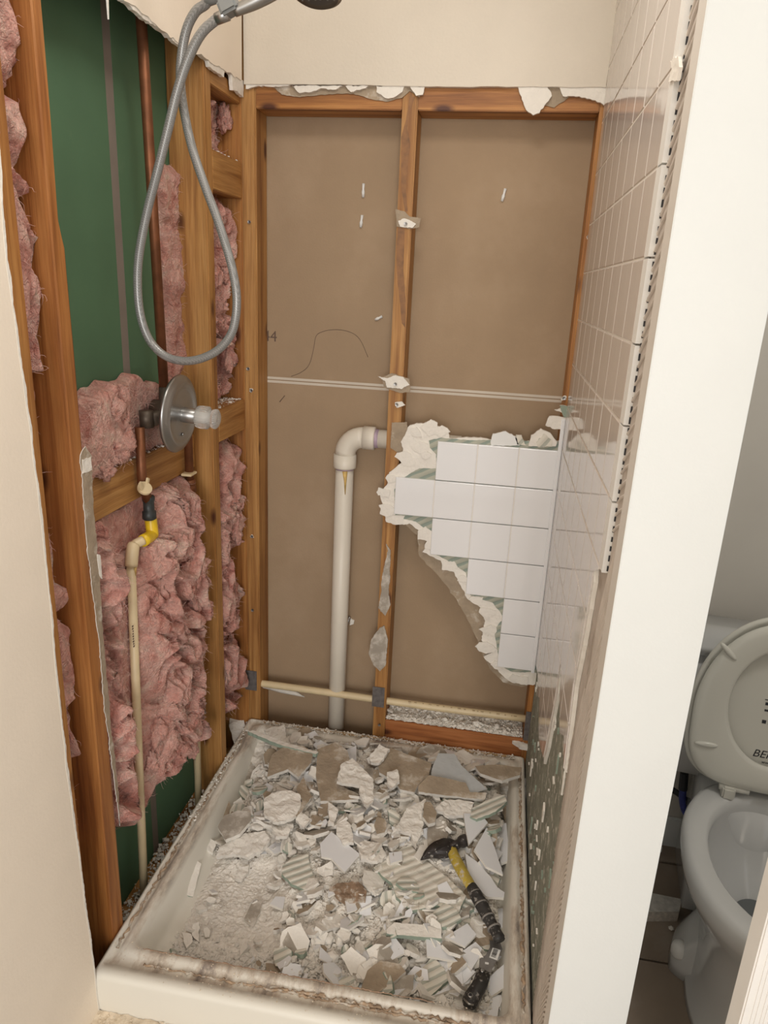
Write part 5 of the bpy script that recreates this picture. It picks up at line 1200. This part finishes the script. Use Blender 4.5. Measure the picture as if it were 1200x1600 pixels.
# rough knobbly plaster clods between the flat pieces
clods = []
for j in range(10):
    me = tuft((0, 0, 0), 1.0, 700 + j, (1, rs.uniform(.6, .9), rs.uniform(.35, .6)), 3); me.transform(Matrix.Scale(.017 if j < 6 else .026, 4)); me.materials.append(gypsum if j % 3 else gypsum2); clods.append(me)
k = 0
while k < 190:
    x = rs.uniform(-.61, .09); y = rs.uniform(1.15, 1.87)
    if x < -.34 and y < 1.47 or under_tool(x, y): continue
    o = bpy.data.objects.new('plaster_clod', clods[rs.randrange(10)]); C.objects.link(o); o.location = (x, y, hgt(x, y) + rs.uniform(0, .008)); o.rotation_euler = (rs.uniform(-.4, .4), rs.uniform(-.4, .4), rs.uniform(0, 6.28))
    s1_ = rs.uniform(.6, 1.15); o.scale = (s1_, s1_, s1_)
    rg = region(x, y); tag(o, 'rough knobbly white plaster clod ' + rg, 'plaster clod', 'rough plaster clods ' + rg); k += 1

# crumbs nobody could count
def crumbs(n, fn, m, name, label, cat, smin, smax, seed):
    r2 = random.Random(seed); V = []; F = []
    base = [Vector(v) for v in ((1, 0, -.4), (-.5, .87, -.4), (-.5, -.87, -.4), (.5, .6, .5), (-.9, 0, .5), (.4, -.7, .6))]
    fc = ((0, 1, 3), (1, 4, 3), (1, 2, 4), (2, 5, 4), (2, 0, 5), (0, 3, 5), (3, 4, 5), (2, 1, 0))
    for _ in range(n):
        p = fn(r2)
        if p is None: continue
        s_ = smin * (smax / smin) ** (r2.random() ** 2.0); M = Matrix.Rotation(r2.uniform(0, 6.3), 3, 'Z') @ Matrix.Rotation(r2.uniform(-.6, .6), 3, 'X'); b = len(V)
        sc3 = Vector((r2.uniform(.6, 1.3), r2.uniform(.5, 1.1), r2.uniform(.4, .9)))
        for v in base:
            q = M @ Vector((v.x * sc3.x * r2.uniform(.7, 1.2), v.y * sc3.y * r2.uniform(.7, 1.2), v.z * sc3.z)) * s_; V.append(Vector(p) + q)
        F += [(a + b, c + b, d + b) for a, c, d in fc]
    return tag(add(name, pd(V, F), m), label, cat, kind='stuff')
def pf(r2):
    x = r2.uniform(-.64, .11); y = r2.uniform(1.115, 1.88)
    if x < -.38 and y < 1.45 and r2.random() < .72: return None
    return (x, y, hgt(x, y) + 0.002)
crumbs(17000, pf, gypsum, 'plaster_crumbs', 'countless white plaster crumbs strewn over the shower pan', 'crumbs', .0015, .0085, 1)
crumbs(1400, pf, grey_paper, 'board_crumbs', 'countless grey-brown paper crumbs strewn over the shower pan', 'crumbs', .0014, .005, 2)
def pf2(r2):
    y = 1.118 + abs(r2.gauss(0, .030)); x = r2.uniform(-.62, .10); return (x, y, hgt(x, y) + .005 + (.014 if y < 1.14 else 0) * r2.random())
crumbs(2200, pf2, gypsum2, 'curb_crumbs', 'grey-white crumbs banked against the inside of the front curb', 'crumbs', .002, .009, 3)
def pf3(r2): 
    x = -0.57 + r2.gauss(0, .03); y = 1.50 + r2.gauss(0, .035); return (x, y, hgt(x, y) + .006)
crumbs(420, pf3, dark_dirt, 'dark_debris', 'patch of dark brown dirt crumbs at the left of the rubble', 'crumbs', .0015, .005, 4)
me = lumpy(-0.263, 0.159, S + 0.005, B - 0.002, 160, 30, lambda x, y: 0.2015 + 0.006 * abs(noise.noise(Vector((x * 30, y * 30, 1)))) + 0.004 * abs(noise.noise(Vector((x * 90, y * 90, 1)))))
tag(add('ledge_dust', me, gypsum), 'white plaster dust bedded on the reddish bottom board of the back wall', 'dust', kind='stuff')
def pf4(r2): return (r2.uniform(-.262, .158), S + .006 + (B - S - .01) * r2.random(), .205 + r2.random() ** 3 * .010)
crumbs(1600, pf4, gypsum, 'ledge_crumbs', 'white plaster crumbs piled on the reddish bottom board of the back wall', 'crumbs', .002, .010, 5)
def pf5(r2): return (r2.uniform(-.66, .14), r2.uniform(1.905, 1.927), .141 + r2.random() * .004)
crumbs(700, pf5, gypsum, 'rim_crumbs', 'white crumbs sprinkled on the back rim of the shower pan', 'crumbs', .0014, .006, 6)
def pf6(r2):
    return (r2.uniform(-.70, .16), r2.uniform(1.01, 1.085), .1425 + .001) 
crumbs(420, pf6, mortar, 'curb_top_crumbs', 'fine cream crumbs sprinkled on top of the front curb', 'crumbs', .0007, .0022, 7)
def pf7(r2): return (r2.uniform(-.795, -.72), r2.uniform(1.15, 1.90), .020 + r2.random() ** 2 * .02)
crumbs(1500, pf7, gypsum2, 'cavity_crumbs', 'grey crumbs fallen between the pan and the left wall framing', 'crumbs', .002, .009, 8)
def pf8(r2): return (XL + .008 + r2.random() * .02, r2.uniform(1.45, 1.88), .144 + r2.random() * .006)
crumbs(260, pf8, gypsum, 'side_rim_crumbs', 'white crumbs sprinkled on the left rim of the shower pan', 'crumbs', .001, .005, 9)
def pf9(r2): return (r2.uniform(-.70, -.30), r2.uniform(.92, .998), .045 + r2.random() * .012)
crumbs(500, pf9, mortar, 'mortar_crumbs', 'loose cream mortar crumbs on the floor before the curb', 'crumbs', .0015, .006, 10)
def pf11(r2):
    k = r2.randrange(3)
    if k == 0: return (r2.uniform(-.798, -.718), r2.uniform(1.745, 1.925), 1.1775)
    if k == 1: return (r2.uniform(-.795, -.718), r2.uniform(1.745, 1.925), 1.7835)
    return (r2.uniform(-.785, -.767), r2.uniform(1.15, 1.69), 1.1195)
crumbs(700, pf11, gypsum, 'blocking_crumbs', 'white crumbs resting on top of the blocking in the left wall', 'crumbs', .0012, .006, 11)
# white lumps on the ledge
for k, (p, r_) in enumerate((((745, 1132), .018), ((670, 1122), .012), ((775, 1145), .013), ((695, 1128), .010))):
    q = on(1, 1.965, *p); o = add('plaster_fragment', tuft((q.x, 1.965, .212), r_, 60 + k, (1, .7, .8)), gypsum)
    tag(o, ('largest round white lump', 'white lump left of the largest', 'white lump right of the largest', 'small white lump midway')[k] + ' on the reddish bottom board', 'plaster fragment')
o = piece(G, 'white plaster scrap screwed at the right end of the reddish bottom board', [(799, 1155), (815, 1160), (828, 1150), (828, 1170), (812, 1166)], 'gyp', z=.19, seed=7); 

# ================================================================== TOOLS
def at_top(px, py, e): z = top_z(px, py, e); return on(2, z, px, py)
hz = 0.142
def hq(px, py, z=hz): return on(2, z, px, py)
hm = thing('claw_hammer', hq(740, 1400, 0.10), 'dusty claw hammer with black head and yellow and black grip', 'hammer')
out = z2((385, 978), (410, 930), (438, 900), (470, 875), (530, 852), (575, 855), (605, 868), (612, 905), (590, 932), (545, 945), (500, 940), (470, 945), (430, 960))
poly = [(hq(*p).x, hq(*p).y) for p in out]
bm = bmesh.new(); me = prism(poly, (0, 0, 0), E3[0], E3[1], E3[2], hz - 0.013, hz + 0.010); bm.from_mesh(me)
tip = hq(*out[0])
for v in bm.verts:                                   # the claw thins toward its tip
    d = (Vector((v.co.x, v.co.y)) - Vector((tip.x, tip.y))).length; k = min(1, .25 + d / .07); v.co.z = hz + (v.co.z - hz) * k
bmesh.ops.bevel(bm, geom=[e for e in bm.edges], offset=0.0022, segments=2, affect='EDGES')
head = add('head', bme(bm, True), ham_head, hm)
a = hq(*z2((590, 892))[0]); b = hq(*z2((672, 848))[0]); d = (b - a).normalized(); L0 = (b - a).length
add('striking_face', lathe([(0.011, -0.01), (0.0115, L0 * .35), (0.010, L0 * .45), (0.0145, L0 * .62), (0.0155, L0 * .7), (0.0155, L0 * .95), (0.0145, L0)], a, d, 28), ham_head, hm)
hpnt = [hq(*p) for p in z2((585, 905), (600, 960))] + [hq(*p, z=hz - .004) for p in ((723, 1368), (738, 1391))]
def grip(pts, radii, flat, n=20):
    bm = bmesh.new(); rings = []
    for i, p in enumerate(pts):
        dd = (pts[min(i + 1, len(pts) - 1)] - pts[max(i - 1, 0)]).normalized(); s_ = dd.cross(Vector((0, 0, 1))).normalized(); u_ = s_.cross(dd)
        rings.append([bm.verts.new(p + s_ * math.cos(t) * radii[i] + u_ * math.sin(t) * radii[i] * flat) for t in [2 * math.pi * k / n for k in range(n)]])
    for p, q in zip(rings, rings[1:]):
        for k in range(n): bm.faces.new((p[k], p[(k + 1) % n], q[(k + 1) % n], q[k]))
    bm.faces.new(rings[0][::-1]); bm.faces.new(rings[-1]); return bme(bm, True)
yl = spline([hq(*z2((578, 890))[0]), hq(*z2((598, 950))[0]), hq(*z2((650, 1050))[0], z=hz - .003), hq(738, 1388, hz - .005)], 6)
add('yellow_shaft', grip(yl, [.0115 + .003 * math.sin(i / len(yl) * 3) for i in range(len(yl))], .8), ham_yel, hm)
bl = spline([hq(736, 1384, hz - .005), hq(746, 1402, hz - .006), hq(762, 1432, hz - .012), hq(775, 1456, hz - .016), hq(781, 1469, hz - .018)], 6); n = len(bl)
add('black_grip', grip(bl, [(.0130 + .0022 * math.sin(i / n * 6.5) + .003 * (i / n)) * (1 if i < n - 2 else .8) for i in range(n)], .8), ham_black, hm)
for i in (4, 8, 12, 16):
    add('grip_ring', grip([bl[i], bl[i] + (bl[i + 1] - bl[i]) * .45], [.0152 + .003 * i / n] * 2, .82), simple('dusty_grip_ring', (0.22, 0.20, 0.18), 0.8, var=0.4, nscale=80), hm)
pk = thing('putty_knife', hq(757, 1520, 0.09), 'putty knife with black handle and grey steel blade carrying a barcode sticker', 'putty knife')
kz = 0.100
bl_ = [(hq(*p, z=kz).x, hq(*p, z=kz).y) for p in z4((900, 470), (930, 474), (952, 480), (964, 515), (940, 562), (918, 600), (903, 632), (848, 602), (850, 562), (880, 545), (902, 505))]
add('blade', prism(bl_, (0, 0, 0), E3[0], E3[1], E3[2], kz - .002, kz), [steel] * 3, pk)
hl = [(hq(*p, z=kz + .005).x, hq(*p, z=kz + .005).y) for p in z4((848, 606), (905, 632), (890, 690), (842, 782), (826, 800), (800, 792), (764, 765), (774, 735), (818, 672), (838, 620))]
bm = bmesh.new(); bm.from_mesh(prism(hl, (0, 0, 0), E3[0], E3[1], E3[2], kz - .010, kz + .008)); bmesh.ops.bevel(bm, geom=bm.edges[:], offset=.0035, segments=3, affect='EDGES')
add('handle', bme(bm, True), ham_black, pk)
for p, r_, m in ((z4((864, 620))[0], .0042, chrome), (z4((805, 742))[0], .0055, chrome)):
    q = hq(*p, z=kz + .008); add('rivet', lathe([(r_, -0.004), (r_, .0008), (r_ * .6, .0012)], q, (0, 0, 1), 20), m, pk)
q = hq(*z4((805, 742))[0], z=kz + .008); add('hang_hole', lathe([(.0032, 0.0), (.0032, .0016), (.001, .0016)], q, (0, 0, 1), 16), ink, pk)
add('end_cap', tube([hq(*z4((772, 758))[0], z=kz + .006), hq(*z4((798, 786))[0], z=kz + .0065), hq(*z4((822, 790))[0], z=kz + .006)], .0022, 8), chrome, pk)
st = z4((898, 555), (915, 508), (955, 520), (938, 570)); sp = [hq(*p, z=kz + .0003) for p in st]
stk = add('sticker', prism([(p.x, p.y) for p in sp], (0, 0, 0), E3[0], E3[1], E3[2], kz, kz + .0005), [label_m] * 3, pk)
bm = bmesh.new()
u0, u1, v0, v1 = sp[0], sp[1], sp[3], sp[2]; t = .14; r3 = random.Random(2)
while t < .86:
    wd = r3.choice((.025, .04, .06)); c1 = u0.lerp(u1, t); c2 = v0.lerp(v1, t); c3 = u0.lerp(u1, t + wd); c4 = v0.lerp(v1, t + wd)
    vs = [bm.verts.new(c + Vector((0, 0, .0006))) for c in (c1.lerp(c2, .15), c1.lerp(c2, .72), c3.lerp(c4, .72), c3.lerp(c4, .15))]; bm.faces.new(vs); t += wd + r3.choice((.025, .045))
add('barcode', bme(bm), ink, stk)
lg = [hq(*p, z=kz + .0004) for p in z4((880, 578), (893, 590))]
add('blade_mark', box(lg[0].x - .001, lg[1].x + .001, lg[1].y, lg[0].y, kz, kz + .0004), label_m, pk)
